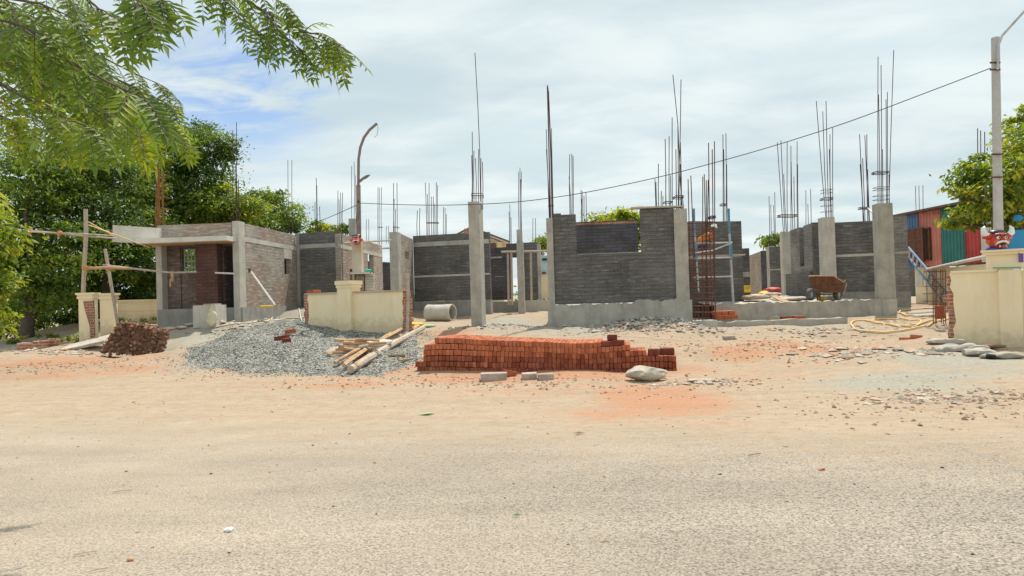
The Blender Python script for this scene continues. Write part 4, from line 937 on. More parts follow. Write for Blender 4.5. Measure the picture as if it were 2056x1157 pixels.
cC = column(hR, 1768, 1797, 22.3, 408, 634, .42, mat='conc'); 
A = P2(1767, 22.2); B = P2(1800, 22.2)
put('column_base', MB().prism([A, B, B + Vector((.05, .6)), A + Vector((.0, .6))], Z(1780, 645, 22.2), Z(1780, 601, 22.2)), MT['conc_lt'], hR)
_, g4 = W(hR, 'wall', 'block_lit', 1796, 25.2, 1826, 25.0, 436, 600, .22, sink=.4, ytop1=434)
m = MB(); g4.box(m, 0, g4.L, -.012, .05, g4.z(1810, 510), g4.z(1810, 505)); put('sill_band', m, MT['conc'], hR)
m = MB(); g4.box(m, 0, g4.L + .03, -.05, .3, g4.z(1810, 630), g4.z(1810, 586)); put('plinth', m, MT['conc_dk'], hR)
m = MB(); g4.box(m, g4.L - .2, g4.L - .01, .23, 3, g4.z(1810, 630), g4.z(1810, 436)); put('wall', m, MT['block'], hR)
# low front wall, floor fill
lw = Fr(P2(1437, 22.25), P2(1772, 22.05)); zl = lw.z(1600, 606)
m = MB(); r = random.Random(8); n = 46; vs = []; fs = []
for i in range(n + 1):
    a_ = lw.L * i / n; h_ = zl + r.uniform(-.035, .03)
    vs += [lw.p(a_, 0, zl - 1.1), lw.p(a_, r.uniform(0, .01), h_), lw.p(a_, .28, h_ + r.uniform(-.02, .02))]
for i in range(n): o = 3 * i; fs += [(o, o+3, o+4, o+1), (o+1, o+4, o+5, o+2)]
m.add(vs, fs); lw.box(m, 0, lw.L, .02, .28, zl - 1.1, zl - .05); put('low_wall', m, MT['conc'], hR)
m = MB(); nx2, ny2 = 40, 24; vs = []; fs = []
for j in range(ny2 + 1):
    for i in range(nx2 + 1):
        a_ = lw.L * i / nx2 * 1.0; vs.append(lw.p(a_, .2 + 8.0 * j / ny2, zl - .06 + float(wob(a_ * 2., j * .7)) * .03 + .012 * j))
fs = [(j*(nx2+1)+i, j*(nx2+1)+i+1, (j+1)*(nx2+1)+i+1, (j+1)*(nx2+1)+i) for j in range(ny2) for i in range(nx2)]
m.add(vs, fs); put('sand_floor', m, MT['slabrock'], hR, smooth=True)
bars(hR, 29.4, 465, [(1573, 1560.6, 286), (1576, 1568, 282), (1581, 1580.5, 285), (1588, 1588, 293), (1592, 1588.5, 325), (1601, 1600.5, 284), (1603, 1601.5, 330), (1579, 1573.5, 350), (1596, 1594, 355)], .015, .5)
for y in (434, 431): tie(hR, 29.4, 1569, 1602, y, .5, .018)
bars(hR, 24.95, 436, [(1658, 1639, 203), (1660, 1652, 224), (1664, 1658.5, 203), (1672.5, 1672, 257), (1667, 1666.5, 270), (1670, 1665, 300)], .013, .4)
for y in (397, 400): tie(hR, 24.95, 1656, 1673, y, .4, .014)
for y in (380, 386, 412, 424): tie(hR, 24.95, 1657, 1672, y, .4, .008)
bars(hR, 25, 446, [(1733, 1726, 270), (1737, 1732, 318), (1742, 1740.5, 270), (1745, 1736.5, 272), (1735, 1727, 330), (1746, 1742, 340)], .014, .3)
for y in (416, 419): tie(hR, 25, 1731, 1746, y, .3, .015)
bars(hR, 22.35, 408, [(1763, 1763, 114), (1767, 1764, 190), (1770, 1769, 131), (1780, 1779, 200), (1782, 1781.7, 185), (1785, 1794.5, 101), (1786, 1785, 350), (1773, 1772, 300)], .012, .3)
for y in (344, 347): tie(hR, 22.35, 1761, 1786, y, .35, .014)
for y in (375, 380, 392, 400): tie(hR, 22.35, 1763, 1786, y, .35, .008)
put('prop', MB().tube([at(1742, 418, 24.6), at(1766, 442, 22.6)], .03, 6), MT['galv'], hR)
# kerb in front
a, b = at(1442, 657, 20.7), at(1702, 648, 20.3); up = Vector((0, 0, .15)); dn = Vector((0, 0, -.4)); bk = Vector((.02, .28, 0))
m = MB(); n = 26; r = random.Random(2); vs = []; fs = []
for i in range(n + 1):
    p = a.lerp(b, i / n); e = Vector((0, 0, r.uniform(-.02, .02))); vs += [p + dn, p + up + e, p + up + bk + e, p + dn + bk]
for i in range(n): o = 4 * i; fs += [(o, o+4, o+5, o+1), (o+1, o+5, o+6, o+2), (o+2, o+6, o+7, o+3)]
fs += [(0, 1, 2, 3), (4*n+3, 4*n+2, 4*n+1, 4*n)]
m.add(vs, fs); tag(put('concrete_kerb', m, MT['conc']), 'long low concrete kerb in the dirt before the low plinth wall', 'kerb')

# bricks against the low wall
BN = [0]
def brick_mesh(name, hx, hy, hz_, j=.004, seed=1):
    mm = MB(); mm.rbox((0, 0, 0), hx, hy, hz_, j=j, r=random.Random(seed), bev=.10); return mm
def loose_brick(p, rz, label, mat='brick', dims=(.115, .055, .0375), tilt=None, group=None, name='brick', cat='brick'):
    mm = MB(); BN[0] += 1; mm.rbox(p, *dims, rz=rz, tilt=tilt, j=.006, r=random.Random(BN[0]), bev=.12)
    return tag(put(name, mm, MT[mat], loc=p), label, cat, group)
bp = lambda px, py, D: at(px, py, D)
for (px, py, D, ww, lab) in ((1457, 637, 21.6, .30, 'bottom row'), (1452, 628.5, 21.75, .24, 'top row')):
    for i in range(3):
        c = bp(px, py, D) + Vector(((i - 1) * .215, 0, 0)); loose_brick(c, .02 * i, 'red brick in the %s of the small pile right of the rebar cage' % lab, 'brick', (.104, .2, .065), group='bricks of the small pile by the cage, ' + lab)
for px, py, lab, mt_ in ((1553, 640, 'grey pink block, leftmost of three lying along the low wall', 'paver'), (1578, 639, 'red block, middle of three lying along the low wall', 'brick_damp_shade'), (1604, 638, 'red block, rightmost of three lying along the low wall', 'brick_damp_shade')):
    loose_brick(bp(px, py, 21.7), .03, lab, mt_, (.17, .1, .06), name='block', cat='block')

# ================================================================== tipping cart
ca = thing('tipping_cart', 'rusty two wheeled tipping cart parked on the floor behind the low wall', 'cart', at(1660, 606, 22.7))
D = 22.7
f_ = [at(1637, 554, D), at(1674, 554.5, D), at(1694, 567, D), at(1689, 588, D), at(1668, 588, D), at(1643, 581, D)]
lp = [p for p in f_][::-1]; tub = MB(); th = Vector((0, .5, 0)); ins = [p + Vector((0, 0.03, 0)) for p in f_]
n = len(f_); vs = f_ + [p + th for p in f_]; tub.add(vs, [tuple(range(n)), tuple(range(n, 2*n))[::-1]] + [(i, n+i, n+(i+1) % n, (i+1) % n) for i in range(1, n)])
put('tub', tub, MT['rust'], ca)
put('rim', MB().tube([f_[0], f_[1], f_[2], f_[2] + th, f_[1] + th, f_[0] + th, f_[0]], .025, 6), MT['wood'], ca)
for x, d in ((1627, D - .05), (1682, D + .35)):
    c = at(x, 591.5, d); M = Matrix.Translation(c) @ Matrix.Rotation(math.pi/2, 4, 'Y') @ Matrix.Rotation(.9, 4, 'X')
    wmb = MB(); wmb.lathe([(.11, -.07), (.17, -.085), (.20, -.06), (.205, 0), (.20, .06), (.17, .085), (.11, .07)], M, 20); wh = put('wheel', wmb, MT['tyre'], ca, smooth=True)
    put('rim', MB().lathe([(.001, -.05), (.11, -.05), (.11, .05), (.001, .05)], M, 14), MT['galv'], wh)
put('axle', MB().tube([at(1627, 591, D + .1), at(1682, 591, D + .4)], .025, 6), MT['rust'], ca)
for x in (1641, 1646): put('leg', MB().tube([at(x, 583, D), at(x + .5, 604, D)], .022, 6), MT['rust'], ca)
put('handle', MB().tube([at(1689, 570, D + .1), at(1697, 563, D + .1), at(1699, 572, D + .1), at(1694, 590, D + .1)], .022, 6), MT['wood'], ca)
sk = MB(); sk.rock(at(1662, 598, 23.6), .32, .25, .16, 5, 2); tag(put('sack', sk, MT['tarp'], smooth=True), 'grey sack slumped under the rusty tipping cart', 'sack')
sk = MB(); sk.rock(at(1650, 601, 23.0), .17, .12, .07, 6, 2); tag(put('plastic_bag', sk, MT['yellow'], smooth=True), 'yellow bag on the floor between the cart wheels', 'bag')
# things on that floor
b_ = thing('site_board', 'small yellow board leaning at the corner of the grey block', 'board', at(1500, 592, 24.2))
p = at(1500.5, 580, 24.2); put('panel', MB().box(p, .115, .015, .125, -.1), MT['yellow'], b_); put('mark', MB().box(p + Vector((-.0, -.02, .02)), .05, .005, .03, -.1), MT['wood'], b_)
for px, py, D_, rx, ry, rz_, mt_, nm, lab, ct in ((1552, 583, 30, .42, .3, .14, 'p_red', 'red_tarpaulin', 'crumpled red tarpaulin far back in the gap behind the yellow board', 'tarpaulin'), (1535, 588, 29.5, .25, .2, .09, 'yellow', 'yellow_bag', 'yellow bag beside the crumpled red tarpaulin', 'bag'),
     (1516, 598, 24.5, .55, .4, .11, 'stones_mix', 'soil_pile', 'dark soil pile on the floor behind the low wall, under the yellow board', 'soil pile'), (1545, 592, 27, .5, .3, .10, 'slabrock', 'cement_sack', 'pale sack lying before the red tarpaulin', 'sack'), (1585, 600, 24, .8, .4, .08, 'slabrock', 'sand_pile', 'low sand pile left of the tipping cart', 'sand pile')):
    sk = MB(); sk.rock(at(px, py, D_), rx, ry, rz_, px, 2); tag(put(nm, sk, MT[mt_], smooth=True), lab, ct)
pl = MB(); pl.box(at(1567, 601, 22.9), .16, .35, .015, .4, tilt=Matrix.Rotation(.35, 3, 'X')); tag(put('wooden_board', pl, MT['wood']), 'short pale board leaning on the low wall left of the cart', 'board')

# ================================================================== coloured site cabin, ladder, rear wall
cn = thing('site_cabin', 'raised cabin clad in blue, salmon, green and red sheets with a hinged window', 'cabin', at(1890, 600, 32))
fc = Fr(P2(1822, 34.2), P2(1990, 28.6)); s, z = fc.s_of, fc.z
zt = z(1900, 418); zb2 = z(1900, 532)
def corrug(name, x0, x1, mat):
    a0, a1 = s(x0), s(x1); per = .22; vs = []; fs = []; k = 0
    a_ = a0
    prof = []
    while a_ < a1 - 1e-3:
        for da, d in ((0, 0), (.07, 0), (.10, .04), (.18, .04)):
            if a_ + da < a1: prof.append((a_ + da, d))
        a_ += per
    prof.append((a1, 0))
    for a_, d in prof: vs += [fc.p(a_, d, zb2), fc.p(a_, d, zt)]
    for i in range(len(prof) - 1): fs.append((2*i, 2*i+2, 2*i+3, 2*i+1))
    m = MB(); m.add(vs, fs); fc.box(m, a0, a1, .045, .10, zb2, zt); return put(name, m, MT[mat], cn)
corrug('blue_panel', 1822, 1848.5, 'p_blue'); corrug('salmon_panel', 1850, 1893, 'p_sal'); corrug('green_panel', 1894, 1941, 'p_grn'); corrug('red_panel', 1943, 1972, 'p_red'); corrug('grey_panel', 1973, 1990, 'pale_roof')
for x in (1849.2, 1942): m = MB(); fc.box(m, s(x) - .04, s(x) + .04, -.03, .1, zb2, zt); put('corner_post', m, MT['roofbr'], cn)
m = MB(); fc.box(m, 0, fc.L, .11, 2.4, zb2, zt); put('rear_body', m, MT['roofbr'], cn)
m = MB(); fc.box(m, s(1800), fc.L + .3, -.35, 2.7, zt + .01, zt + .10); put('roof', m, MT['roofbr'], cn)
wf = MB()
wa, wb_, wz0, wz1 = s(1832), s(1873), z(1852, 524), z(1852, 460)
for a0, a1, b0, b1 in ((wa, wb_, wz0, wz0 + .06), (wa, wb_, wz1 - .06, wz1), (wa, wa + .06, wz0, wz1), (wb_ - .06, wb_, wz0, wz1), (s(1863), s(1863) + .05, wz0, wz1)): fc.box(wf, a0, a1, -.10, -.005, b0, b1)
wo_ = put('window', wf, MT['rust'], cn); m = MB(); fc.box(m, s(1863) + .05, wb_ - .06, -.02, -.004, wz0, wz1); put('opening', m, MT['dark'], wo_)  # dark panel stands in for the shade inside the window
sh = MB(); fc.box(sh, wa - .03, s(1863) - .01, -.16, -.12, wz0 - .05, wz1 + .04); shu = put('shutter', sh, MT['rust_red'], wo_)
m = MB()
for k in range(4): zz = wz0 - .05 + (wz1 - wz0 + .09) * k / 3; fc.box(m, wa - .05, s(1863), -.185, -.161, zz - .03, zz + .03)
for k in range(3): xx = wa - .03 + (s(1863) - wa + .02) * k / 2; fc.box(m, xx - .025, xx + .025, -.19, -.186, wz0 - .08, wz1 + .07)
put('shutter_frame', m, MT['roofbr'], wo_)
m = MB()
for x in (1884, 1888, 1880): fc.box(m, s(x), s(x) + .05, -.05, -.005, zt - .25, zt - .05)
put('vent', m, MT['p_sal'], cn)
for x0, x1, d0, d1, mt_, nm in ((1826, 1848, .3, 1.5, 'cream', 'support_wall'), (1851, 1866, .2, .8, 'conc_dk', 'support_pier'), (1935, 1950, .3, .8, 'conc_dk', 'support_pier'), (1972, 1990, .3, 1, 'conc_dk', 'support_pier')):
    m = MB(); fc.box(m, s(x0), s(x1), d0, d1, .3, zb2 - .005); put(nm, m, MT[mt_], cn)
m = MB(); fc.box(m, s(1829), s(1842), .26, .299, z(1835, 575), z(1835, 549)); put('panel', m, MT['pale_roof'], cn)
hZ = thing('brick_house', 'distant bars of a house hidden behind the coloured cabin', 'house', at(1846, 560, 46), 'unfinished brick houses')
column(hZ, 1832, 1858, 46, 436, 600, 1.0, 'wall', 'block'); bars(hZ, 46, 440, [(1840, 1838, 373), (1846, 1845, 373), (1854, 1853, 372)], .02)
column(hZ, 1959, 1981, 44, 430, 600, 1.0, 'wall', 'block'); bars(hZ, 44, 430, [(1964, 1963, 258), (1970, 1969, 262), (1978, 1977, 265)], .03)
rw = thing('cream_wall', 'rear cream wall with a pale pipe rail sloping along its top, under the coloured cabin', 'wall', at(1890, 600, 27))
W(rw, 'wall', 'cream', 1862, 27.5, 1990, 22, 541, 606, .2, sink=.6)
put('pipe_rail', MB().tube([at(1862, 541, 27.4), at(1985, 514, 21.9)], .06, 8), MT['pvc'], rw)
ld = thing('ladder', 'blue metal ladder leaning against the cabin beside the hinged window', 'ladder', at(1890, 600, 26))
r0a, r0b = at(1824, 497, 29.5), at(1903, 590, 25.5); r1a, r1b = at(1824, 516, 29.7), at(1893, 606, 25.6)
put('rail', MB().tube([r0a, r0b], .045, 6), MT['blue'], ld); put('rail', MB().tube([r1a, r1b], .045, 6), MT['blue'], ld)
for k in range(9): t_ = .03 + k / 9; put('rung', MB().tube([r0a.lerp(r0b, t_), r1a.lerp(r1b, t_)], .035, 6), MT['galv'], ld)
c2g = thing('rebar_cage', 'short open rebar cage standing by the broken brick end of the right cream wall', 'rebar cage', at(1886, 650, 18), 'rusty rebar cages')
for x, d in ((1873, 18), (1880, 18.3), (1889, 18.0), (1898, 18.3), (1877, 18.4), (1893, 18.4)): put('rebar', MB().tube([at(x, 541, d), at(x + 1, 650, d)], .012, 5), MT['rust'], c2g)
for y in range(545, 640, 15): tie(c2g, 18, 1872.5, 1899, y, .4, .010, mat='rust')
m = MB(); m.rbox(at(1887, 627, 17.6), .085, .085, .17, .2, j=.01); tag(put('metal_tin', m, MT['brick_damp_shade']), 'red brown tin standing at the foot of the short rebar cage', 'tin')
for i, (px, py) in enumerate(((1850, 628), (1862, 634))):
    m = MB(); a, b = at(px - 28, py + 1, 20 + i), at(px + 25, py - 3, 20.5 + i); m.tube([a, b], .05, 6); tag(put('wooden_pole', m, MT['pvc']), ('upper' if i == 0 else 'lower') + ' pale pole lying on the ground by the hose coil', 'pole', 'pale poles by the hose')

# ================================================================== yellow hose
def hose(name, pts, r_, mat, label, lift=.03):
    P = [G(*p) + Vector((0, 0, lift)) for p in pts]; out = []
    for i in range(len(P) - 1):
        p0, p1, p2, p3 = P[max(i-1, 0)], P[i], P[i+1], P[min(i+2, len(P)-1)]
        for k in range(8):
            t_ = k / 8; v = 0.5 * ((2*p1) + (p2-p0)*t_ + (2*p0-5*p1+4*p2-p3)*t_*t_ + (3*p1-p0-3*p2+p3)*t_**3)
            v.z = hz(v.x, v.y) + lift; out.append(v)
    out.append(P[-1]); m = MB(); m.tube(out, r_, 7); m.smooth = True
    return tag(put(name, m, MT[mat]), label, 'hose')
hose('garden_hose', [(1908, 640), (1870, 652), (1830, 663), (1790, 669), (1745, 669), (1714, 662), (1709, 652), (1722, 646), (1752, 647), (1790, 655), (1830, 655), (1848, 650), (1845, 645), (1815, 643), (1770, 643), (1740, 646), (1770, 651), (1825, 658), (1850, 652), (1890, 643), (1870, 638), (1820, 636), (1806, 630), (1812, 625), (1850, 622), (1880, 620)], .023, 'hose', 'long yellow hose coiled on the dirt left of the right cream wall', .035)
hose('garden_hose', [(430, 660), (470, 652), (520, 645), (548, 636), (560, 622), (580, 620), (600, 622), (612, 632), (600, 641), (570, 642), (530, 643)], .022, 'hose_w', 'pale thin hose looping over the sand in front of the left house', .03)

# ================================================================== cream compound wall pieces
def ragged(f, s_, z0, z1, side, seed, step=.17, amp=.10):
    """stepped broken brick edge as polygon points from bottom to top"""
    r = random.Random(seed); pts = []; z = z0; k = 0
    while z < z1 - 1e-3:
        a = s_ + side * (r.uniform(0, amp) + (amp * .5 if k % 2 else 0)); zt_ = min(z + step * r.choice((.5, 1, 1)), z1)
        pts += [(a, z), (a, zt_)]; z = zt_; k += 1
    return pts
def wpoly(m, f, poly, d0, d1, mi=0):
    m.ext([f.p(a, d0, z) for a, z in poly], Vector(f.p(0, d1, 0)) - Vector(f.p(0, d0, 0)), mi); return m
# --- middle piece
wm = thing('cream_wall', 'short broken piece of cream compound wall standing in the gravel heap', 'wall', at(715, 660, 20), 'broken cream compound wall')
fm = Fr(P2(607, 20.9), P2(822, 19.3)); s, z = fm.s_of, fm.z
zb, zt = z(700, 690) - .4, z(700, 589)
core = ragged(fm, s(607), zb, zt, 1, 3, .085 * 2, .05) + ragged(fm, s(821), zb, zt, -1, 4, .17, .05)[::-1]
m = MB(); wpoly(m, fm, core, .03, .23); put('brick_core', m, MT['redbrick'], wm)
for x0, x1, sd, sgn in ((619, 684, 5, -1), (710, 808, 6, 1)):
    r = random.Random(sd); Lf = [(s(x0) + (r.uniform(-.03, .03) if sgn < 0 else 0), zb + (zt - zb) * k / 12) for k in range(13)]
    Rf = [(s(x1) + ((r.uniform(-.04, .04) - (.22 * math.exp(-((k - 2.2) / 2.2)**2))) if sgn > 0 else 0), zb + (zt - zb) * k / 12) for k in range(13)]
    m = MB(); wpoly(m, fm, Lf + Rf[::-1], -.012, .029); wpoly(m, fm, Lf + Rf[::-1], .231, .27); put('plaster', m, MT['cream'], wm)
m = MB(); fm.box(m, s(614), s(684), -.05, .30, zt + .001, zt + .045); fm.box(m, s(711), s(812), -.05, .30, zt + .001, zt + .045); put('coping', m, MT['stained'], wm)
m = MB(); fm.box(m, s(684), s(710), -.14, .33, zb, z(697, 572)); put('pillar', m, MT['cream'], wm)
m = MB(); fm.box(m, s(681), s(713), -.19, .38, z(697, 572) + .001, z(697, 564)); fm.box(m, s(682), s(712), -.16, .35, z(697, 578), z(697, 572.2)); put('pillar_cap', m, MT['cream'], wm)
for i, (x, lab) in enumerate(((620, 'left one of two red bricks on the left end of the short cream wall'), (631, 'right one of two red bricks on the left end of the short cream wall'))):
    loose_brick(Vector(fm.p(s(x), .12, zt + .095)), -.1 + i * .3, lab, 'brick', (.11, .06, .045))
m = MB(); m.tube([at(819, 548, 19.25), at(819.5, 590, 19.25), at(818, 668, 19.2)], .045, 7); tag(put('wooden_post', m, MT['wood_grey']), 'grey wooden post standing at the broken right end of the short cream wall', 'post')
# --- right piece
wr = thing('cream_wall', 'right cream compound wall with a broken red brick end and a big capped pillar', 'wall', at(1980, 695, 14.8), 'broken cream compound wall')
fr = Fr(P2(1890, 15.3), P2(2230, 13.4)); s, z = fr.s_of, fr.z
zb, zt = z(1960, 700) - .5, z(1960, 547)
core = ragged(fr, s(1891), zb, zt, 1, 9, .16, .11) + [(fr.L, zt), (fr.L, zb)]
m = MB(); wpoly(m, fr, core, .02, .24); put('brick_core', m, MT['redbrick'], wr)
r = random.Random(12); Lf = [(s(1911) + r.uniform(-.06, .06) + .04 * (1 - k / 14), zb + (zt - zb) * k / 14) for k in range(15)]
m = MB(); wpoly(m, fr, Lf + [(fr.L, zt), (fr.L, zb)], -.015, .019); wpoly(m, fr, Lf + [(fr.L, zt), (fr.L, zb)], .241, .27); put('plaster', m, MT['cream'], wr)
m = MB(); fr.box(m, s(1910), s(2004), -.045, .30, zt + .001, zt + .05); fr.box(m, s(2055), fr.L, -.045, .30, zt + .001, zt + .05); put('coping', m, MT['cream'], wr)
m = MB(); fr.box(m, s(2006), s(2052), -.10, -.016, zb, zt + .03); put('pilaster', m, MT['cream'], wr)
m = MB(); fr.box(m, s(1981), s(2075), .02, .80, zt + .051, z(2000, 512)); put('pillar', m, MT['cream'], wr)
m = MB(); fr.box(m, s(1976), s(2080), -.03, .85, z(2000, 512) + .001, z(2000, 506)); fr.box(m, s(1972), s(2084), -.07, .89, z(2000, 506) + .001, z(2000, 502)); put('pillar_cap', m, MT['cream'], wr)
hs = MB(); hs.tube([Vector(fr.p(s(1996), -.03, zt + .085)), Vector(fr.p(s(2004), -.12, zt + .075)), Vector(fr.p(s(2030), -.125, zt + .07)), Vector(fr.p(s(2052), -.12, zt + .07))], .013, 6); tag(put('green_rope', hs, MT['teal']), 'teal green cord tied round the pillar of the right cream wall', 'cord')
pp = MB(); pp.box(Vector(fr.p(s(2053), .0, z(2053, 517))), .06, .005, .10); tag(put('purple_poster', pp, MT['purple']), 'purple poster edge on the capped pillar at the far right', 'poster')
bb = MB(); bb.box(at(2044, 482, 17.0), .22, .03, .25); tag(put('blue_sheet', bb, MT['p_sky']), 'bright blue sheet standing behind the horned mask', 'sheet')
bb = MB(); bb.rock(at(2043, 438, 17.2), .13, .1, .09, 44, 2); tag(put('blue_bag', bb, MT['p_sky'], smooth=True), 'blue plastic bag caught in the tree above the horned mask', 'bag')

# --- left gate pillars
def gate(px0, px1, D, ytop, ybot, label, exposed):
    g = thing('gate_pillar', label, 'pillar', at((px0 + px1) / 2, ybot, D), 'cream gate pillars')
    A, B = P2(px0, D), P2(px1, D); f = Fr(A, B + Vector((0, -.05))); z = f.z; xm = (px0 + px1) / 2
    m = MB(); f.box(m, .03, f.L - .03, 0, .24, z(xm, ybot) - .5, z(xm, ytop + 12)); put('shaft', m, MT['cream'], g)
    m = MB(); f.box(m, 0, f.L, -.04, .28, z(xm, ytop + 12) + .001, z(xm, ytop + 8)); f.box(m, -.03, f.L + .03, -.07, .31, z(xm, ytop + 4), z(xm, ytop)); f.box(m, .01, f.L - .01, -.03, .27, z(xm, ytop + 8) + .001, z(xm, ytop + 4) - .001); put('cap', m, MT['cream'], g)
    if exposed:
        P = [(168, 605), (188, 604), (189, 622), (192, 640), (196, 660), (200, 676), (181, 679), (180, 655), (176, 640), (171, 622)]
        pts = [(f.s_of(min(x, px1 - 1)), z(xm, y)) for x, y in P]; m = MB(); wpoly(m, f, pts[::-1], -.02, .03); put('exposed_brick', m, MT['redbrick'], g)
    return g
gate(156, 190, 22, 588, 684, 'left cream gate pillar with plaster broken off over red brick', True)
gate(199, 231, 24.4, 589, 662, 'right cream gate pillar, intact, beside the leaning pole', False)
wl_ = thing('cream_wall', 'low cream wall running behind the leaning pole to the left house', 'wall', at(280, 645, 28.5), 'broken cream compound wall')
_, fl = W(wl_, 'wall', 'cream', 228, 27.5, 330, 28.6, 603, 650, .2, sink=.4)
m = MB(); fl.box(m, 0, fl.L, -.05, .25, fl.z(270, 606), fl.z(270, 602)); fl.box(m, 0, fl.L, -.035, .0, fl.z(270, 624), fl.z(270, 620)); put('coping', m, MT['cream'], wl_)

# --- scaffold poles at the left house
sf = thing('pole_scaffold', 'crooked wooden pole scaffold tied with orange rope left of the house', 'scaffold', at(200, 650, 22.5))
def pole(name, pts, r_, mat='wood_grey', D=22.3): return put(name, MB().tube([at(*p) if len(p) == 3 else at(*p, D) for p in pts], r_, 7), MT[mat], sf)
pole('upright_pole', [(172, 420), (173, 470), (169, 540), (164, 660)], .065, D=22.55); pole('upright_pole', [(211, 500), (218, 540), (228, 600), (237, 655)], [.05, .055, .05, .05], D=22.4)
pole('plank', [(166, 539), (212, 538), (260, 539)], .05, 'wood', 21.8); pole('ledger_pole', [(206, 532, 22.3), (262, 539, 22.6), (345, 548, 23.2), (395, 546, 23.3)], .035)
pole('ledger_pole', [(-60, 455, 20), (60, 463, 21), (170, 474, 21.6), (232, 479, 22.4)], .03); pole('ledger_pole', [(-60, 460, 20.3), (90, 467, 21), (170, 470, 21.5), (230, 474, 22.6)], .022)
pole('ledger_pole', [(178, 446, 21.7), (226, 473, 22.8)], .02, 'hose'); pole('ledger_pole', [(178, 452, 21.7), (300, 497, 23.2)], .018, 'hose'); pole('guy_wire', [(30, 424, 21), (172, 446, 21.6)], .008, 'wire')
pole('crossbar', [(432, 548, 23.3), (470, 549.5, 23.3)], .03, 'pvc')
for px, py, D_ in ((60, 464, 20.9), (120, 469, 21.2), (171, 538, 21.65), (219, 538, 22.3), (346, 548, 23.25)):
    m = MB(); m.rock(at(px, py, D_), .09, .09, .10, int(px), 1); put('rope_knot', m, MT['rope'], sf)
m = MB(); m.box(at(346, 556, 23.2), .045, .02, .16); m.box(at(342, 568, 23.2), .02, .015, .14); put('timber_drop', m, MT['wood'], sf)
# pedestal with starter bars, sack, rubble, side pipe
pd = thing('concrete_pedestal', 'square concrete pedestal with four starter bars before the left house', 'pedestal', at(410, 655, 22.3))
A, B = P2(387, 22.2), P2(433, 22.1); put('block', MB().prism([A, B, B + Vector((.05, .7)), A + Vector((.05, .7))], Z(410, 665, 22.2), Z(410, 613, 22.2)), MT['conc_lt'], pd)
A, B = P2(408, 22.15), P2(432, 22.1); put('block', MB().prism([A, B, B + Vector((.03, .4)), A + Vector((.03, .4))], Z(420, 613, 22.2) + .001, Z(420, 610, 22.2)), MT['conc'], pd)
for x, d in ((408, 22.4), (413, 22.6), (419, 22.4), (423, 22.6)): put('rebar', MB().tube([at(x, 615, d), at(x - .3, 587 + (x % 3), d)], .011, 5), MT['rebar'], pd)
tie(pd, 22.4, 407, 424, 600, .25)
sk = MB(); c = at(426, 640, 21.9); sk.rock(c, .16, .14, .26, 9, 2); sk.add([c + Vector(v) for v in ((-.16, 0, .1), (.12, -.02, .12), (.0, 0, .48), (-.05, .08, .3))], [(0, 1, 2), (0, 2, 3), (1, 3, 2)])
tag(put('cement_sack', sk, MT['sack']), 'torn white and yellow cement sack against the pedestal', 'sack')
for i, (px, py, w_) in enumerate(((448, 646, .22), (460, 641, .25), (474, 643, .2), (445, 650, .16))):
    m = MB(); m.rock(G(px, py) + Vector((0, 0, .05)), w_, .16, .06, 60 + i, 1); tag(put('broken_slab', m, MT['rubble']), 'flat broken mortar piece, %s of four lying right of the torn sack' % ('first', 'second', 'third', 'smallest')[i], 'rubble')
m = MB(); m.tube([at(504, 546, 23.75), at(530, 582, 23.5), at(552, 613, 23.3)], .035, 8); tag(put('drain_pipe', m, MT['pvc']), 'white plastic pipe sloping out of the hole in the left house wall', 'pipe')
m = MB(); m.rock(at(536, 615.5, 23.6), .26, .12, .05, 31, 2); tag(put('yellow_cloth', m, MT['yellow'], smooth=True), 'crumpled yellow cloth on the plinth below the white pipe', 'cloth')
for i, (px, py) in enumerate(((340, 662), (365, 660), (382, 655))):
    m = MB(); m.rock(G(px, py) + Vector((0, 0, .04)), .24, .16, .06, 80 + i, 1); tag(put('broken_slab', m, MT['slabrock']), 'grey flat debris, %s of three at the foot of the left house plinth' % ('left', 'middle', 'right')[i], 'rubble')

# ================================================================== lump of brick rubble
c = G(268, 716) + Vector((.02, .45, 0)); r = random.Random(77); m = MB()
a, b, cc, d = at(206, 708, 18.9), at(316, 718, 18.6), at(332, 664, 18.8), at(240, 646, 19.1); bk = Vector((-.22, .55, 0))
nu, nv = 26, 16; vs = []; fs = []
def rp(u, v, w):
    p = a.lerp(b, u).lerp(d.lerp(cc, u), v) + bk * w; rr = .045
    return p + Vector((r.uniform(-rr, rr), r.uniform(-rr, rr) * 1.2, r.uniform(-rr, rr) - .06 * abs(u - .5)**2 * 4 * v))
faces = [lambda u, v: (u, v, 0), lambda u, v: (u, 1, v), lambda u, v: (0, v, 1 - u), lambda u, v: (1, v, u), lambda u, v: (1 - u, v, 1)]
grid = {}
def gp_(u, v, w):
    k = (round(u, 3), round(v, 3), round(w, 3))
    if k not in grid: grid[k] = len(vs); vs.append(rp(u, v, w))
    return grid[k]
for fn in faces:
    for i in range(nu):
        for j in range(nv):
            u0, u1, v0, v1 = i / nu, (i + 1) / nu, j / nv, (j + 1) / nv
            fs.append(tuple(gp_(*fn(*q)) for q in ((u0, v0), (u1, v0), (u1, v1), (u0, v1))))
m.add(vs, fs)
for k in range(900):
    fn = r.choice(faces[:4]); p = rp(*fn(r.random(), r.random())); e = r.uniform(.014, .042)
    m.rbox(p, e * r.uniform(.8, 1.9), e, e * .8, r.uniform(0, 3), Matrix.Rotation(r.uniform(-.7, .7), 3, 'X') @ Matrix.Rotation(r.uniform(-.6, .6), 3, 'Y'), j=e * .25, r=r)
tag(put('masonry_lump', m, MT['laterite']), 'big brown lump of broken masonry on the dirt before the gate pillars', 'rubble lump')
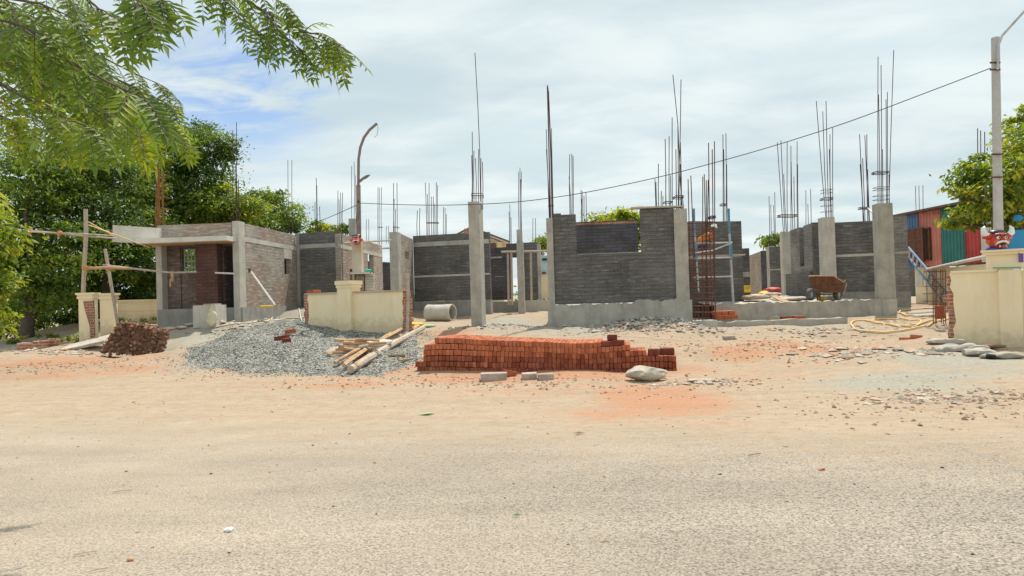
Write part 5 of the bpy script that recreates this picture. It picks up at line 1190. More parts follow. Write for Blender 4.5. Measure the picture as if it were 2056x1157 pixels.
for i, (px, py, w_, lab) in enumerate(((172, 698, .55, 'flat grey broken slab leaning left of the brown masonry lump'), (195, 690, .40, 'pale slab tilted behind the flat one, left of the masonry lump'))):
    m = MB(); m.rbox(G(px, py) + Vector((0, 0, .10)), w_, .28, .05, .25 - i * .3, Matrix.Rotation(-.18, 3, 'Y') @ Matrix.Rotation(.2, 3, 'X'), j=.03, bev=.3); tag(put('broken_slab', m, MT['slabrock']), lab, 'slab')
for i, (px, py, lab) in enumerate(((58, 702, 'broken red brickwork chunk at the far left, plaster on its side'), (84, 698, 'second broken brickwork chunk, right of the plastered one'), (108, 694, 'smallest broken brickwork chunk near the left gate pillar'))):
    m = MB(); m.rbox(G(px, py) + Vector((0, 0, .09)), .26 - .06 * i, .15, .11, .2 * i, j=.03, bev=.2); tag(put('brickwork_chunk', m, MT['redbrick']), lab, 'rubble')

# ================================================================== concrete pipe
pc = at(884, 628.5, 25); ax = Vector((.90, -.40, 0)).normalized(); M = Matrix.Translation(pc) @ ax.to_track_quat('Z', 'Y').to_matrix().to_4x4()
pi_ = thing('concrete_pipe', 'short fat concrete pipe ring lying on its side before the dark house', 'pipe', pc + Vector((0, 0, -.32)))
L2 = .52; prof = [(.26, -L2), (.315, -L2), (.318, -L2 + .03), (.305, -.22), (.312, -.20), (.305, -.18), (.305, .2), (.312, .22), (.315, L2 - .03), (.31, L2), (.26, L2), (.255, L2 - .02), (.255, -L2 + .02), (.26, -L2)]
m = MB(); m.lathe(prof, M, 32); put('ring', m, MT['conc_lt'], pi_, smooth=False)
m = MB(); m.lathe([(.001, L2 - .30), (.25, L2 - .30)], M, 20); put('mouth_shade', m, MT['dark'], pi_)  # dark disc added to paint the shade inside the pipe mouth
m = MB(); m.rock(at(833, 652, 21.5), .28, .2, .08, 91, 2); tag(put('plastic_sheet', m, MT['yellow'], smooth=True), 'crumpled yellow plastic sheet behind the end of the long timbers', 'sheet')
m = MB(); m.rock(at(856, 655, 22.0), .32, .2, .06, 92, 2); tag(put('plastic_sheet', m, MT['greensheet'], smooth=True), 'crumpled pale green sheet right of the yellow one', 'sheet')

# ================================================================== timber
def HG(x, y):
    d = inpoly(x, y, gp) + wob(x * 1.3 + 5, y) * 0.22
    return np.where(d > -.2, np.maximum(H(x, y), gravel_h(x, y, d)), H(x, y))
def GG(px, py):
    ys = np.arange(8.0, 30.0, .03); d = ray(px, py); xs = d.x / d.y * ys; zz = EYE.z + d.z / d.y * ys; hh = HG(xs, ys); k = int(np.argmax(zz <= hh)); return Vector((xs[k], ys[k], hh[k]))
def gl(px, py, h=0.0): g = GG(px, py); return g + Vector((0, 0, h + .04))
lp_ = [((690, 746), (806, 676), .055, .16, 'wood'), ((700, 740), (826, 663), .05, .22, 'wood'), ((712, 748), (842, 664), .075, .14, 'wood'), ((704, 752), (850, 668), .085, .10, 'wood_grey'), ((672, 738), (752, 700), .04, .10, 'wood')]
for i, (p, q, r_, h, mt_) in enumerate(lp_):
    a = gl(*p, h * .6); b = gl(*q, h); mid_ = (a + b) / 2 + Vector((rnd.uniform(-.03, .03), 0, rnd.uniform(0, .04)))
    m = MB(); m.tube([a, mid_, b], [r_, r_ * .97, r_ * .9], 8 if i > 2 else 4)
    tag(put('long_timber', m, MT[mt_]), ('long sawn timber resting highest at the back of the slanting bundle', 'second long timber from the back of the slanting bundle', 'thick pale long timber near the front of the slanting bundle', 'frontmost weathered round pole of the slanting bundle', 'short thin timber at the lower left end of the slanting bundle')[i], 'timber', 'long timbers slanting down to the brick stack')
plab = ['at the top left tip', 'highest, pointing right', 'second from the top', 'thick, mid left', 'lying across the middle', 'in the middle, cut end out', 'pale, under the thick one', 'lower left, split end', 'lowest left, longest of the low ones', 'bottom one on the gravel', 'dark, under the white sheet', 'small, at the right of the pile']
pts = [((672, 683), (735, 685), .04, .30), ((714, 681), (762, 684), .035, .34), ((690, 688), (742, 690), .045, .26), ((680, 695), (732, 699), .06, .20), ((686, 692), (738, 702), .04, .30), ((690, 700), (740, 706), .05, .12), ((674, 703), (724, 700), .045, .14), ((668, 708), (722, 706), .04, .08), ((658, 712), (730, 714), .05, .06), ((664, 717), (705, 714), .05, .02), ((720, 697), (762, 694), .05, .16), ((740, 690), (775, 688), .04, .14)]
for i, (p, q, r_, h) in enumerate(pts):
    base = GG(712, 717); a = at(p[0], p[1], base.y + .02 + h); b = at(q[0], q[1], base.y + .22 + h)
    m = MB(); m.tube([a, (a + b) / 2 + Vector((0, 0, rnd.uniform(-.02, .02))), b], [r_, r_ * .95, r_ * .85], 5 + i % 3); tag(put('short_timber', m, MT['wood_grey' if i in (4, 10) else 'wood']), 'short timber %s of the small pile on the gravel' % plab[i], 'timber', 'short timbers piled on the gravel')
m = MB(); m.rock(at(705, 706, GG(712, 717).y + .5), .62, .30, .16, 95, 2); tag(put('gunny_sheet', m, MT['wood_grey'], smooth=True), 'brown sacking bunched under the short timber pile', 'sacking')
m = MB(); m.rock(at(762, 690, 16.6), .42, .12, .10, 96, 2, rot=.55); tag(put('white_sheet', m, MT['pvc'], smooth=True), 'white plastic sheet bunched along the back of the long timbers', 'sheet')
for i, (px, py, dx_, lab) in enumerate(((566, 683, .0, 'dark lower red brick of the pair lying on the gravel'), (583, 674, .0, 'upper lighter red brick of the pair lying on the gravel'), (575, 688, 0, 'half buried brick below the pair on the gravel'))):
    loose_brick(GG(px, py) + Vector((0, 0, .05 + .07 * (i == 1))), .35 + .1 * i, lab, 'brick_dark' if i != 1 else 'brick', (.19 - .05 * i, .09, .055), Matrix.Rotation(-.12, 3, 'Y'))
for i, (px, py, ln, rz, lab) in enumerate(((792, 716, .25, .1, 'thin batten lying on the gravel right of the long timbers'), (815, 726, .22, .9, 'small red stick of wood near the left end of the brick stack'))):
    m = MB(); m.box(GG(px, py) + Vector((0, 0, .03)), ln, .025, .02, rz); tag(put('wood_batten', m, MT['wood']), lab, 'batten')

# ================================================================== red brick stack
SL, SR = G(838, 741), G(1354, 747); SL = Vector((SL.x, 13.85, 0)); SR = Vector((SR.x, 13.05, 0))
sdir = (SR - SL).normalized(); sn = Vector((-sdir.y, sdir.x, 0)); srz = math.atan2(sdir.y, sdir.x); SLEN = (SR - SL).length
fs_ = Fr(SL.xy, SR.xy); zbase = [fs_.z(838, 739) - .10, fs_.z(1354, 752)]
def sz(a): return zbase[0] + (zbase[1] - zbase[0]) * a / SLEN
BW, BH, BD = .0785, .1085, .232
shared = []
for k in range(6):
    mm = MB(); mm.rbox((0, 0, 0), BW / 2 - .003, BD / 2 - .004, BH / 2 - .002, j=.0035, r=random.Random(k + 50), bev=.09)
    o = put('brick', mm, MT['brick'], loc=(0, 0, 0)); shared.append(o.data); bpy.data.objects.remove(o)
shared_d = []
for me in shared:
    d_ = me.copy(); d_.materials[0] = MT['brick_damp_shade']; shared_d.append(d_)
names_c = ['bottom', 'second', 'third', 'fourth', 'fifth', 'top']
xr = [(833, 1354), (829, 1354), (846, 1354), (847, 1294), (849, 1262), (870, 1204)]
ndone = 0; core = MB()
def wavez(a): return .045 * math.sin(a * 1.5 + .2) + .016 * math.sin(a * 3.1)
rb = random.Random(19)
HM = (BH)
place = []
for c in range(6):
    a0, a1 = fs_.s_of(xr[c][0]), fs_.s_of(xr[c][1]); n = int((a1 - a0) / BW)
    for i in range(n):
        a = a0 + (i + .5) * (a1 - a0) / n
        for row in range(5 if c >= 4 else 3 if c >= 2 else 1):
            place.append((c, row, a))
place.sort(key=lambda p: (p[1], -p[0]))
for c, row, a in place:
    z_ = sz(a) + (c + .5) * HM + wavez(a) * (c + 1) / 6.0 * (1.0) + rb.uniform(-.003, .003)
    off = rb.uniform(-.010, .010) + .02 * math.sin(a * 2.2 + c) ; p = SL + sdir * a + sn * (BD / 2 + off + row * BD); p.z = z_
    damp_shade = (c < 3 and rb.random() < .97) or (c == 3 and (a > SLEN * .50) and rb.random() < .7)  # lower courses darker: shade painted into the brick along with damp
    if row == 0 and ndone < 300:
        o = bpy.data.objects.new('brick', rb.choice(shared_d if damp_shade else shared)); COL.objects.link(o); o.location = p; o.rotation_euler = (rb.uniform(-.02, .02), rb.uniform(-.03, .03), srz + rb.uniform(-.03, .03))
        tag(o, 'red clay brick on edge in the %s course of the long stack front' % names_c[c], 'brick', 'bricks of the long stack, %s course' % names_c[c]); ndone += 1
    else:
        core.rbox(p, BW / 2 - .003, BD / 2 - .004, BH / 2 - .002, srz + rb.uniform(-.03, .03), j=.0035, r=rb, bev=.09, mi=1 if damp_shade else 0)
# solid inner rows under the top layers
m = core
for c in range(5):
    a0, a1 = fs_.s_of(xr[c][0]) + .1, fs_.s_of(xr[c][1]) - .04; p = SL + sdir * ((a0 + a1) / 2) + sn * (BD * 1.05 + 2.0 * BD)
    m.box((p.x, p.y, sz((a0 + a1) / 2) + (c + .5) * HM - .03), (a1 - a0) / 2, BD * 1.98, HM / 2 - .004, srz)
so = put('stacked_bricks', core, [MT['brick'], MT['brick_damp_shade']]); so['kind'] = 'stuff'; tag(so, 'inner rows of red bricks making up the long low stack by the road', 'bricks')
def onstack(px, level, off, dims, mat, label, rz=0.0, lift=0.0):
    a_ = fs_.s_of(px); p = SL + sdir * a_ + sn * off; p.z = sz(a_) + level * BH + wavez(a_) * level / 6.0 + dims[2] + .004 + lift
    loose_brick(p, srz + rz, label, mat, dims)
onstack(1216, 5, .14, (.112, .11, .05), 'brick_dark', 'dark brick laid flat, left one of the pair at the stack top right', .02); onstack(1239, 5, .14, (.112, .11, .05), 'brick_dark', 'dark brick laid flat, right one of the pair at the stack top right', -.02)
onstack(1226, 6, .18, (.095, .06, .052), 'brick_dark', 'single dark brick lying highest on the long stack')
onstack(1303, 3, .12, (.042, .11, .062), 'brick_dark', 'dark brick end, left of two upright at the lower right step', .1); onstack(1314, 3, .16, (.045, .11, .062), 'brick_dark', 'dark brick end, right of two upright at the lower right step', -.1)
onstack(1338, 3, .36, (.128, .10, .062), 'brick_dark', 'dark brick lying on the far right end of the long stack', .05)
onstack(1324, 3, .50, (.05, .06, .05), 'paver', 'pale mortar covered brick behind the right end of the stack', .3)
# kerb blocks, orange brick piece and the pale slab in front
for px0, px1, py, hh, lab in ((965, 1018, 766, .075, 'long grey block, leftmost of three before the brick stack'), (1048, 1078, 763, .060, 'short grey block, middle of three before the brick stack'), (1081, 1112, 764, .055, 'short grey block, rightmost of three before the brick stack')):
    g = G((px0 + px1) / 2, py); w_ = (px1 - px0) / FPX * g.y / 2; loose_brick(g + Vector((0, .12, hh * .8)), .02, lab, 'paver', (w_, .11, hh), name='kerb_block', cat='block')
loose_brick(G(1024, 757) + Vector((0, .1, .05)), .5, 'orange broken brick bat between the grey blocks', 'brick', (.10, .09, .055), Matrix.Rotation(.25, 3, 'Y'))
g = G(1303, 768); m = MB(); m.rock(g + Vector((0, .22, .12)), .36, .28, .155, 14, 2, .2); tag(put('concrete_slab', m, MT['slabrock']), 'pale rounded slab of broken concrete before the right end of the brick stack', 'slab')
for i, (px, py, lab) in enumerate(((1398, 768, 'pale flat stone on the orange dirt right of the concrete slab'), (1420, 767, 'longer pale flat stone beside the first, right of the slab'))):
    m = MB(); m.rock(G(px, py) + Vector((0, 0, .02)), .16 + .05 * i, .09, .04, 70 + i, 1); tag(put('flat_stone', m, MT['rubble']), lab, 'stone')
loose_brick(G(1463, 681) + Vector((0, 0, .03)), .1, 'lone brown brick lying on the open dirt behind the stack', 'paver', (.15, .06, .04))
loose_brick(G(1840, 680) + Vector((0, 0, .03)), .15, 'orange brick bat in the dirt below the yellow hose', 'brick', (.13, .06, .05), Matrix.Rotation(.1, 3, 'Y')); loose_brick(G(1818, 682) + Vector((0, 0, .02)), -.1, 'flatter orange brick bat left of the other below the hose', 'brick', (.12, .07, .03))

# dusty sacks under the right wall
from mathutils import noise as mnoise
def crumple(m, amp, sc_, seed=0):
    c = Vector(np.mean(np.array(m.v), axis=0)); out = []
    for v in m.v:
        v = Vector(v); q = (v + Vector((seed * 3.1, seed, 0))) * sc_; d = (v - c).normalized()
        k = abs(mnoise.noise(Vector((q.x, q.y * 2.2, q.z * 1.5)))) * 2 - .5 + .5 * mnoise.noise(q * 2.3); out.append(tuple(v + d * amp * k))
    m.v = out; return m
for i, (px, py, rx, ry, rz_, sd, lab) in enumerate(((1905, 692, .42, .2, .09, 3, 'grey dusty sack folded at the broken end of the right wall'), (1935, 708, .62, .32, .13, 4, 'largest pale grey sack lying before the right cream wall'), (1975, 715, .40, .26, .10, 5, 'pale sack with a dark mouth, right of the largest sack'), (2028, 722, .42, .16, .07, 6, 'narrow flat sack at the far right under the pillar'))):
    m = MB(); m.rock(G(px, py) + Vector((0, .1, .05)), rx * .85, ry * .9, rz_ * .85, sd, 4, .10, rot=-.25); crumple(m, .055, 3.0, i); tag(put('dusty_sack', m, MT['tarp'], smooth=True), lab, 'sack')
m = MB(); m.rock(G(1990, 722) + Vector((0, 0, .05)), .08, .07, .06, 8, 2); tag(put('dark_bundle', m, MT['black'], smooth=True), 'small dark bundle between the sacks by the right wall', 'bundle')
m = MB(); m.rock(G(2002, 703) + Vector((0, .1, .06)), .25, .13, .06, 8, 2); tag(put('rag', m, MT['laterite'], smooth=True), 'purplish brown rag against the right pillar foot', 'rag')

# litter on the road: leaves, sticks, crumpled wrapper
for i, (px, py, ln, mt_, lab, nm, ct) in enumerate(((860, 834, .13, 'greensheet', 'small green sprig lying on the dusty road edge', 'leaf_sprig', 'leaf'), (1163, 873, .09, 'wood', 'dry pale leaf on the road right of the centre', 'dry_leaf', 'leaf'), (1038, 1038, .045, 'greensheet', 'single fresh green leaf on the asphalt', 'green_leaf', 'leaf'), (1214, 986, .03, 'greensheet', 'tiny leaf on the asphalt above the green one', 'green_leaf', 'leaf'),
     (170, 1117, .10, 'wood', 'brown stick on the road at the lower left', 'stick', 'stick'), (195, 1152, .08, 'wood', 'brown stick at the very bottom left edge', 'stick', 'stick'), (245, 990, .12, 'wood', 'thin dry twig on the left of the road', 'stick', 'stick'), (1515, 917, .12, 'bark', 'dark twig on the right of the road', 'stick', 'stick'), (262, 1128, .03, 'brick', 'orange crumb near the lower left sticks', 'brick_crumb', 'crumb'), (1650, 946, .04, 'brick', 'orange brick crumb on the right of the road', 'brick_crumb', 'crumb'), (461, 1070, .055, 'white', 'crumpled white wrapper on the road at the lower left', 'paper_wrapper', 'wrapper'),
     (460, 1115, .02, 'black', 'black pebble below the white wrapper', 'pebble', 'pebble'), (1014, 1003, .018, 'black', 'black pebble near the middle of the road', 'pebble', 'pebble'), (1446, 954, .03, 'black', 'dark pebble right of the middle of the road', 'pebble', 'pebble'), (1892, 942, .03, 'black', 'dark pebble at the right of the road', 'pebble', 'pebble'), (1953, 1116, .02, 'black', 'dark pebble at the lower right of the road', 'pebble', 'pebble'))):
    g = G(px, py); m = MB(); ln *= .55 if nm in ('stick', 'pebble') else .75
    if nm in ('leaf_sprig', 'dry_leaf', 'green_leaf'):
        for k in range(5 if nm == 'leaf_sprig' else 1):
            a_ = rnd.uniform(-.6, .6) + .3; u = Vector((math.cos(a_), math.sin(a_), 0)); w_ = Vector((-u.y, u.x, 0)); o_ = g + Vector((rnd.uniform(-.05, .05) * (nm == 'leaf_sprig'), rnd.uniform(-.04, .04) * (nm == 'leaf_sprig'), .012))
            m.add([o_ - u * ln, o_ + w_ * ln * .3 + Vector((0, 0, .015)), o_ + u * ln, o_ - w_ * ln * .3 + Vector((0, 0, .01)), o_ + Vector((0, 0, -.004))], [(0, 4, 1), (1, 4, 2), (2, 4, 3), (3, 4, 0)])
    elif nm == 'stick': m.tube([g + Vector((-ln, -.02, .01)), g + Vector((0, .0, .016)), g + Vector((ln, .035, .01))], max(.003, .05 * ln), 5)
    else: m.rock(g + Vector((0, 0, ln * .25)), ln, ln * .7, ln * .4, i, 1)
    tag(put(nm, m, MT[mt_]), lab, ct)

# ================================================================== street light, stand, poles, cable
sl = thing('street_lamp', 'leaning brown street lamp post with a swan neck, behind the short cream wall', 'street lamp', at(722, 600, 22))
D = 22.0
put('post', MB().tube([at(724, 610, D), at(720.5, 470, D), at(719.5, 372, D)], [.085, .08, .072], 10), MT['polebr'], sl)
put('swan_neck', MB().tube([at(719.5, 374, D), at(720, 320, D), at(723.5, 296, D), at(731, 276, D), at(742, 261, D), at(757, 248, D)], .045, 8), MT['polebr'], sl)
M = Matrix.Translation(at(732, 357, D)) @ Matrix.Rotation(-.5, 4, 'Y'); mm = MB(); n = 10
prof = [(-.17, .035), (-.1, .055), (0, .075), (.1, .07), (.2, .03)]
vs = []; 
for x_, w_ in prof:
    for k in range(8): q_ = 6.283 * k / 8; vs.append(M @ Vector((x_, math.cos(q_) * w_ * 1.5, math.sin(q_) * w_ * .6)))
mm.add(vs, [(i*8+k, i*8+(k+1) % 8, (i+1)*8+(k+1) % 8, (i+1)*8+k) for i in range(4) for k in range(8)] + [tuple(range(8))[::-1], tuple(range(32, 40))])
put('lamp_head', mm, MT['lamp'], sl, smooth=True); put('bracket', MB().tube([at(720, 368, D), at(728, 361, D)], .025, 6), MT['lamp'], sl); put('loose_wire', MB().tube([at(757, 249, D), at(759, 258, D), at(757, 272, D), at(751, 276, D)], .006, 4), MT['wire'], sl)
put('ring_clamp', MB().tube([at(717.5, 405, D - .09), at(722, 405, D - .09)], .03, 6), MT['rebar'], sl)
st = thing('plastered_post', 'pale square post with an orange rust stain under the small red mask', 'post', at(719, 600, 21.6))
A, B = P2(709, 21.5), P2(728, 21.5); put('shaft', MB().prism([A, B, B + Vector((0, .32)), A + Vector((0, .32))], .4, Z(718, 478, 21.5)), MT['stained'], st)
put('ledge', MB().box(at(726, 549, 21.4), .30, .25, .03), MT['conc_lt'], st)
fm_ = MB()
for x in (713, 732): fm_.tube([at(x, 551, 21.2), at(x, 600, 21.2)], .02, 5)
fm_.tube([at(713, 552, 21.2), at(732, 552, 21.2)], .02, 5); put('frame', fm_, MT['rebar'], st)
m = MB()
for k in range(6): m.box(at(722, 556 + k * 5.5, 21.45), .14, .1, .035, .05 * (k % 2)); 
put('block_pile', m, MT['block_smear'], st)
m = MB()
for k in range(7): m.rbox(at(743, 553 + k * 5.5, 21.5), .13, .1, .04, .08 * (k % 3 - 1), j=.006)
tag(put('block_pillar', m, MT['conc_lt']), 'small pillar of pale blocks behind the short cream wall, teal cloth on top', 'blocks')
m = MB(); m.rock(at(740, 545, 21.3), .13, .1, .075, 17, 2); tag(put('teal_cloth', m, MT['teal']), 'crumpled teal cloth on top of the pale block pillar', 'cloth')
m = MB(); m.tube([at(690, 488, 22.3), at(785, 482.5, 24.8)], .035, 6); tag(put('crossing_pole', m, MT['wood_grey']), 'upper dark pole spanning from the lamp post to the slim concrete column', 'pole'); m = MB(); m.tube([at(760, 499, 24.5), at(786, 498.5, 25)], .03, 6); tag(put('crossing_pole', m, MT['wood_grey']), 'shorter lower pole under the spanning one', 'pole')

def evil_mask(p, sc_, label, name, rz=0.0, horns=True):
    """painted guardian mask: bulging face, hair, ears, moustache, fangs, horns"""
    t = thing(name, label, 'mask', p)
    M = Matrix.Translation(p) @ Matrix.Rotation(rz, 4, 'Z') @ Matrix.Scale(sc_, 4)
    def V(x, y, z): return M @ Vector((x, y, z))
    def ell(c, rx, ry, rz_, n=14, k=9):
        mb = MB(); vs = []; fs = []
        for i in range(k + 1):
            th = math.pi * i / k
            for j in range(n): ph = 6.28318 * j / n; vs.append(V(c[0] + rx * math.sin(th) * math.cos(ph), c[1] + ry * math.sin(th) * math.sin(ph), c[2] + rz_ * math.cos(th)))
        for i in range(k):
            for j in range(n): fs.append((i*n+j, (i+1)*n+j, (i+1)*n+(j+1) % n, i*n+(j+1) % n))
        mb.add(vs, fs); mb.smooth = True; return mb
    def arc(pts, rr, n=7): mb = MB(); mb.tube([V(*q) for q in pts], [k * sc_ for k in rr], n); mb.smooth = True; return mb
    put('face', ell((0, 0, .30), .27, .20, .30), MT['mask_red'], t)
    put('cheek', ell((-.13, -.14, .24), .10, .08, .09), MT['mask_or'], t); put('cheek', ell((.13, -.14, .24), .10, .08, .09), MT['mask_or'], t)
    put('brow', ell((0, -.15, .45), .20, .07, .055), MT['mask_or'], t); put('nose', ell((0, -.21, .31), .06, .07, .08), MT['mask_red'], t)
    for sx in (-1, 1):
        e = put('eye', ell((sx * .105, -.185, .36), .055, .04, .048), MT['white'], t); put('pupil', ell((sx * .105, -.222, .36), .024, .014, .024, 8, 6), MT['mask_blk'], e)
        put('eyebrow', arc([(sx * .04, -.22, .42), (sx * .11, -.225, .45), (sx * .18, -.19, .43)], [.015, .026, .010]), MT['mask_blk'], t)
        put('ear', ell((sx * .29, -.02, .26), .075, .05, .09), MT['mask_or'], t)
        if horns:
            put('horn', arc([(sx * .22, 0, .44), (sx * .34, -.02, .44), (sx * .42, -.03, .52), (sx * .43, -.03, .64), (sx * .38, -.02, .72)], [.075, .085, .085, .06, .015], 9), MT['white'], t)
            put('horn_base', arc([(sx * .16, 0, .42), (sx * .26, -.02, .42), (sx * .36, -.02, .40), (sx * .45, 0, .36)], [.06, .10, .085, .02], 9), MT['mask_red'], t)
        put('fang', arc([(sx * .09, -.20, .15), (sx * .10, -.23, .10), (sx * .12, -.22, .06)], [.016, .014, .003]), MT['white'], t)
    put('hair', ell((0, .03, .50), .28, .19, .12), MT['mask_blk'], t)
    put('moustache', arc([(-.19, -.15, .15), (-.15, -.21, .21), (-.07, -.24, .245), (0, -.25, .25), (.07, -.24, .245), (.15, -.21, .21), (.19, -.15, .15)], [.012, .028, .034, .028, .034, .028, .012]), MT['white'], t)
    put('mouth', ell((0, -.19, .15), .11, .05, .045), MT['mask_blk'], t); put('tongue', ell((0, -.21, .10), .07, .05, .055), MT['mask_red'], t)
    if horns: put('collar', ell((0, .02, .03), .34, .17, .10), MT['mask_blue'], t)
    return t
evil_mask(at(2003, 503, 14.75), .74, 'painted red horned guardian mask with white moustache on the capped pillar at the right', 'guardian_mask', .05)
evil_mask(at(716, 492, 21.35), .55, 'small red guardian mask with bulging cheeks tied to the lamp post', 'guardian_mask', .0, horns=False)

cp = thing('utility_pole', 'tall pale concrete utility pole with a slanting pipe arm, behind the right cream wall', 'utility pole', at(2008, 640, 15.9))
pb = at(2008, 690, 15.9); pt = at(1998.5, 76, 15.9); put('shaft', MB().tube([pb, pb.lerp(pt, .4), pb.lerp(pt, .7), pt], [.115, .10, .09, .085], 12), MT['pole'], cp)
put('pipe_arm', MB().tube([at(2003, 140, 15.75), at(2005, 90, 15.75), at(2012, 72, 15.72), at(2070, 8, 15.4), at(2105, -30, 15.2)], .028, 8), MT['galv'], cp)
for y in (126, 140, 310, 356): put('clamp', MB().tube([at(1988 + (y > 200) * 3, y, 15.78), at(2008 + (y > 200) * 3, y, 15.78)], .022, 6), MT['rust'], cp)
cbp = [at(1989, 137, 15.8)] ; a, b = cbp[0], at(723, 408, 22)
P = []
for px, py in ((1989, 137), (1850, 190), (1700, 246), (1560, 291), (1456, 321), (1330, 354), (1200, 382), (1110, 397), (1015, 407.5), (900, 412), (800, 411), (723, 408)):
    k = (1989 - px) / (1989 - 723); P.append(at(px, py, 1 / (1 / 15.8 * (1 - k) + 1 / 22 * k)))
out = []
for i in range(len(P) - 1):
    p0, p1, p2, p3 = P[max(i-1, 0)], P[i], P[i+1], P[min(i+2, len(P)-1)]
    for k in range(5):
        t_ = k / 5; out.append(0.5 * ((2*p1) + (p2-p0)*t_ + (2*p0-5*p1+4*p2-p3)*t_*t_ + (3*p1-p0-3*p2+p3)*t_**3))
out.append(P[-1]); m = MB(); m.tube(out, .011, 5); tag(put('overhead_cable', m, MT['wire']), 'long sagging cable from the utility pole to the swan neck street lamp', 'cable')
m = MB(); m.tube([at(719, 411, 22), at(660, 437, 25), at(600, 458, 30), at(540, 470, 36)], .011, 5); tag(put('overhead_cable', m, MT['wire']), 'short thin cable from the street lamp towards the trees on the left', 'cable')

# ================================================================== trees
def leaf_cloud(blobs, n, size, seed, clump=.24, droop=.25, per=75):
    """blobs: (centre, radii) ellipsoids; returns verts, faces, tints of folded leaf faces gathered in clumps"""
    r = np.random.RandomState(seed)
    vol = np.array([b[1][0] * b[1][1] * b[1][2] for b in blobs])**.72; cnt = np.maximum(30, (n * vol / vol.sum()).astype(int))
    Vs, Ts = [], []
    for (c, rad), k in zip(blobs, cnt):
        nc = max(4, k // per); d = r.normal(0, 1, (nc, 3)); d /= np.linalg.norm(d, axis=1)[:, None]
        fr_ = 0.35 + 0.68 * r.rand(nc)**.55; cp_ = d * fr_[:, None] * np.array(rad)
        cp_ *= (1 + .16 * np.sin(d[:, 0:1] * 5 + seed) * np.cos(d[:, 2:3] * 4 + 1.3 * seed))
        j = r.randint(0, nc, k); sg = clump * (0.6 + 1.0 * r.rand(nc)); mr_ = min(rad)
        off = r.normal(0, 1, (k, 3)) * (sg[j] * min(1.1, .45 + mr_ * .28))[:, None] * np.array([1.15, 1.15, .55])
        p = np.array(c) + cp_[j] + off
        out = d[j] * .6 + np.array([0, 0, .55]) + r.normal(0, .55, (k, 3)); out /= np.linalg.norm(out, axis=1)[:, None]
        t = r.normal(0, 1, (k, 3)) + d[j] * .5 - np.array([0, 0, droop]); t -= out * (t * out).sum(1)[:, None]; t /= np.linalg.norm(t, axis=1)[:, None] + 1e-9
        b = np.cross(out, t); L_ = size * (.6 + .75 * r.rand(k))[:, None]; w = L_ * .24
        tip = p + t * L_ - out * L_ * .15
        Vs.append(np.stack([p, p + t * L_ * .45 + b * w + out * w * .35, tip, p + t * L_ * .45 - b * w + out * w * .35], 1))
        ct = r.rand(nc) * .75; Ts.append(np.clip(ct[j] + r.normal(.16, .16, k) + .22 * (r.rand(k) < .06), 0, 1))
    return np.concatenate(Vs), np.concatenate(Ts)
def leaf_obj(name, V_, T_, mat, parent=None, loc=None):
    base = np.array(ROOT[parent.name]) if parent is not None else np.array(loc)
    k = len(V_); me = bpy.data.meshes.new(name); i4 = 4 * np.arange(k)[:, None]
    f = np.concatenate([i4 + np.array([0, 1, 2]), i4 + np.array([0, 2, 3])], 1).reshape(-1, 3)
    me.vertices.add(4 * k); me.vertices.foreach_set('co', (V_ - base).astype(np.float32).ravel())
    me.loops.add(6 * k); me.loops.foreach_set('vertex_index', f.ravel().astype(np.int32))
    me.polygons.add(2 * k); me.polygons.foreach_set('loop_start', (3 * np.arange(2 * k)).astype(np.int32))
    me.update(calc_edges=True)
    me.materials.append(MT[mat]); a = me.attributes.new('tint', 'FLOAT', 'FACE'); a.data.foreach_set('value', np.repeat(T_, 2).astype(np.float32))
    o = bpy.data.objects.new(name, me); COL.objects.link(o); ROOT[o.name] = Vector(base)
    if parent is not None: o.parent = parent
    else: o.location = base
    return o
def limb(m, a, b, r0, r1, seed, n=5, w=.12):
    r = random.Random(seed); a, b = Vector(a), Vector(b); L_ = (b - a).length; pts = []
    for i in range(n + 1):
        t = i / n; p = a.lerp(b, t) + Vector((r.uniform(-1, 1), r.uniform(-1, 1), r.uniform(-.4, .4))) * L_ * w * math.sin(t * 3.14) * .6; pts.append(p)
    m.tube(pts, [r0 + (r1 - r0) * i / n for i in range(n + 1)], 7); return pts
def tree(label, D, trunk_px, blobs_px, n, size, mat, seed, name='leafy_tree', group=None, clump=.30, tr=.22, depth=1.0, cat='tree', droop=.25, baseY=None):
    bx_ = X(trunk_px, D); z0 = hz(bx_, min(D, 45)); t = thing(name, label, cat, (bx_, D, z0), group)
    r = random.Random(seed); bl = []
    for (px, py, rx, ry) in blobs_px:
        d = D + r.uniform(-1, 1) * depth; c = at(px, py, d); s_ = D / FPX; bl.append((tuple(c), (rx * s_, (rx + ry) * .5 * s_, ry * s_)))
    m = MB(); top = Vector((sum(b[0][0] for b in bl) / len(bl) * .5 + bx_ * .5, D, z0 + (max(b[0][2] for b in bl) - z0) * .55))
    limb(m, (bx_, D, z0 - .4), top, tr, tr * .55, seed, w=.10)
    for i, b in enumerate(bl): limb(m, top.lerp(Vector((bx_, D, z0)), r.uniform(.05, .5)), Vector(b[0]), tr * .45, tr * .10, seed + i, w=.16)
    put('trunk', m, MT['bark'], t, smooth=True)
    V_, T_ = leaf_cloud(bl, n, size, seed, clump, droop); leaf_obj('crown', V_, T_, mat, t)
    return t
TG = 'trees beyond the left house'
tree('biggest dark leafy tree at the far left edge', 26.5, 55, [(35,385,85,70),(125,420,80,60),(45,480,85,70),(150,500,75,60),(20,560,75,70),(95,565,75,60),(-60,430,90,110),(110,350,70,45),(60,330,80,50)], 26000, .165, 'leaf_mid', 1, group=TG, tr=.28)
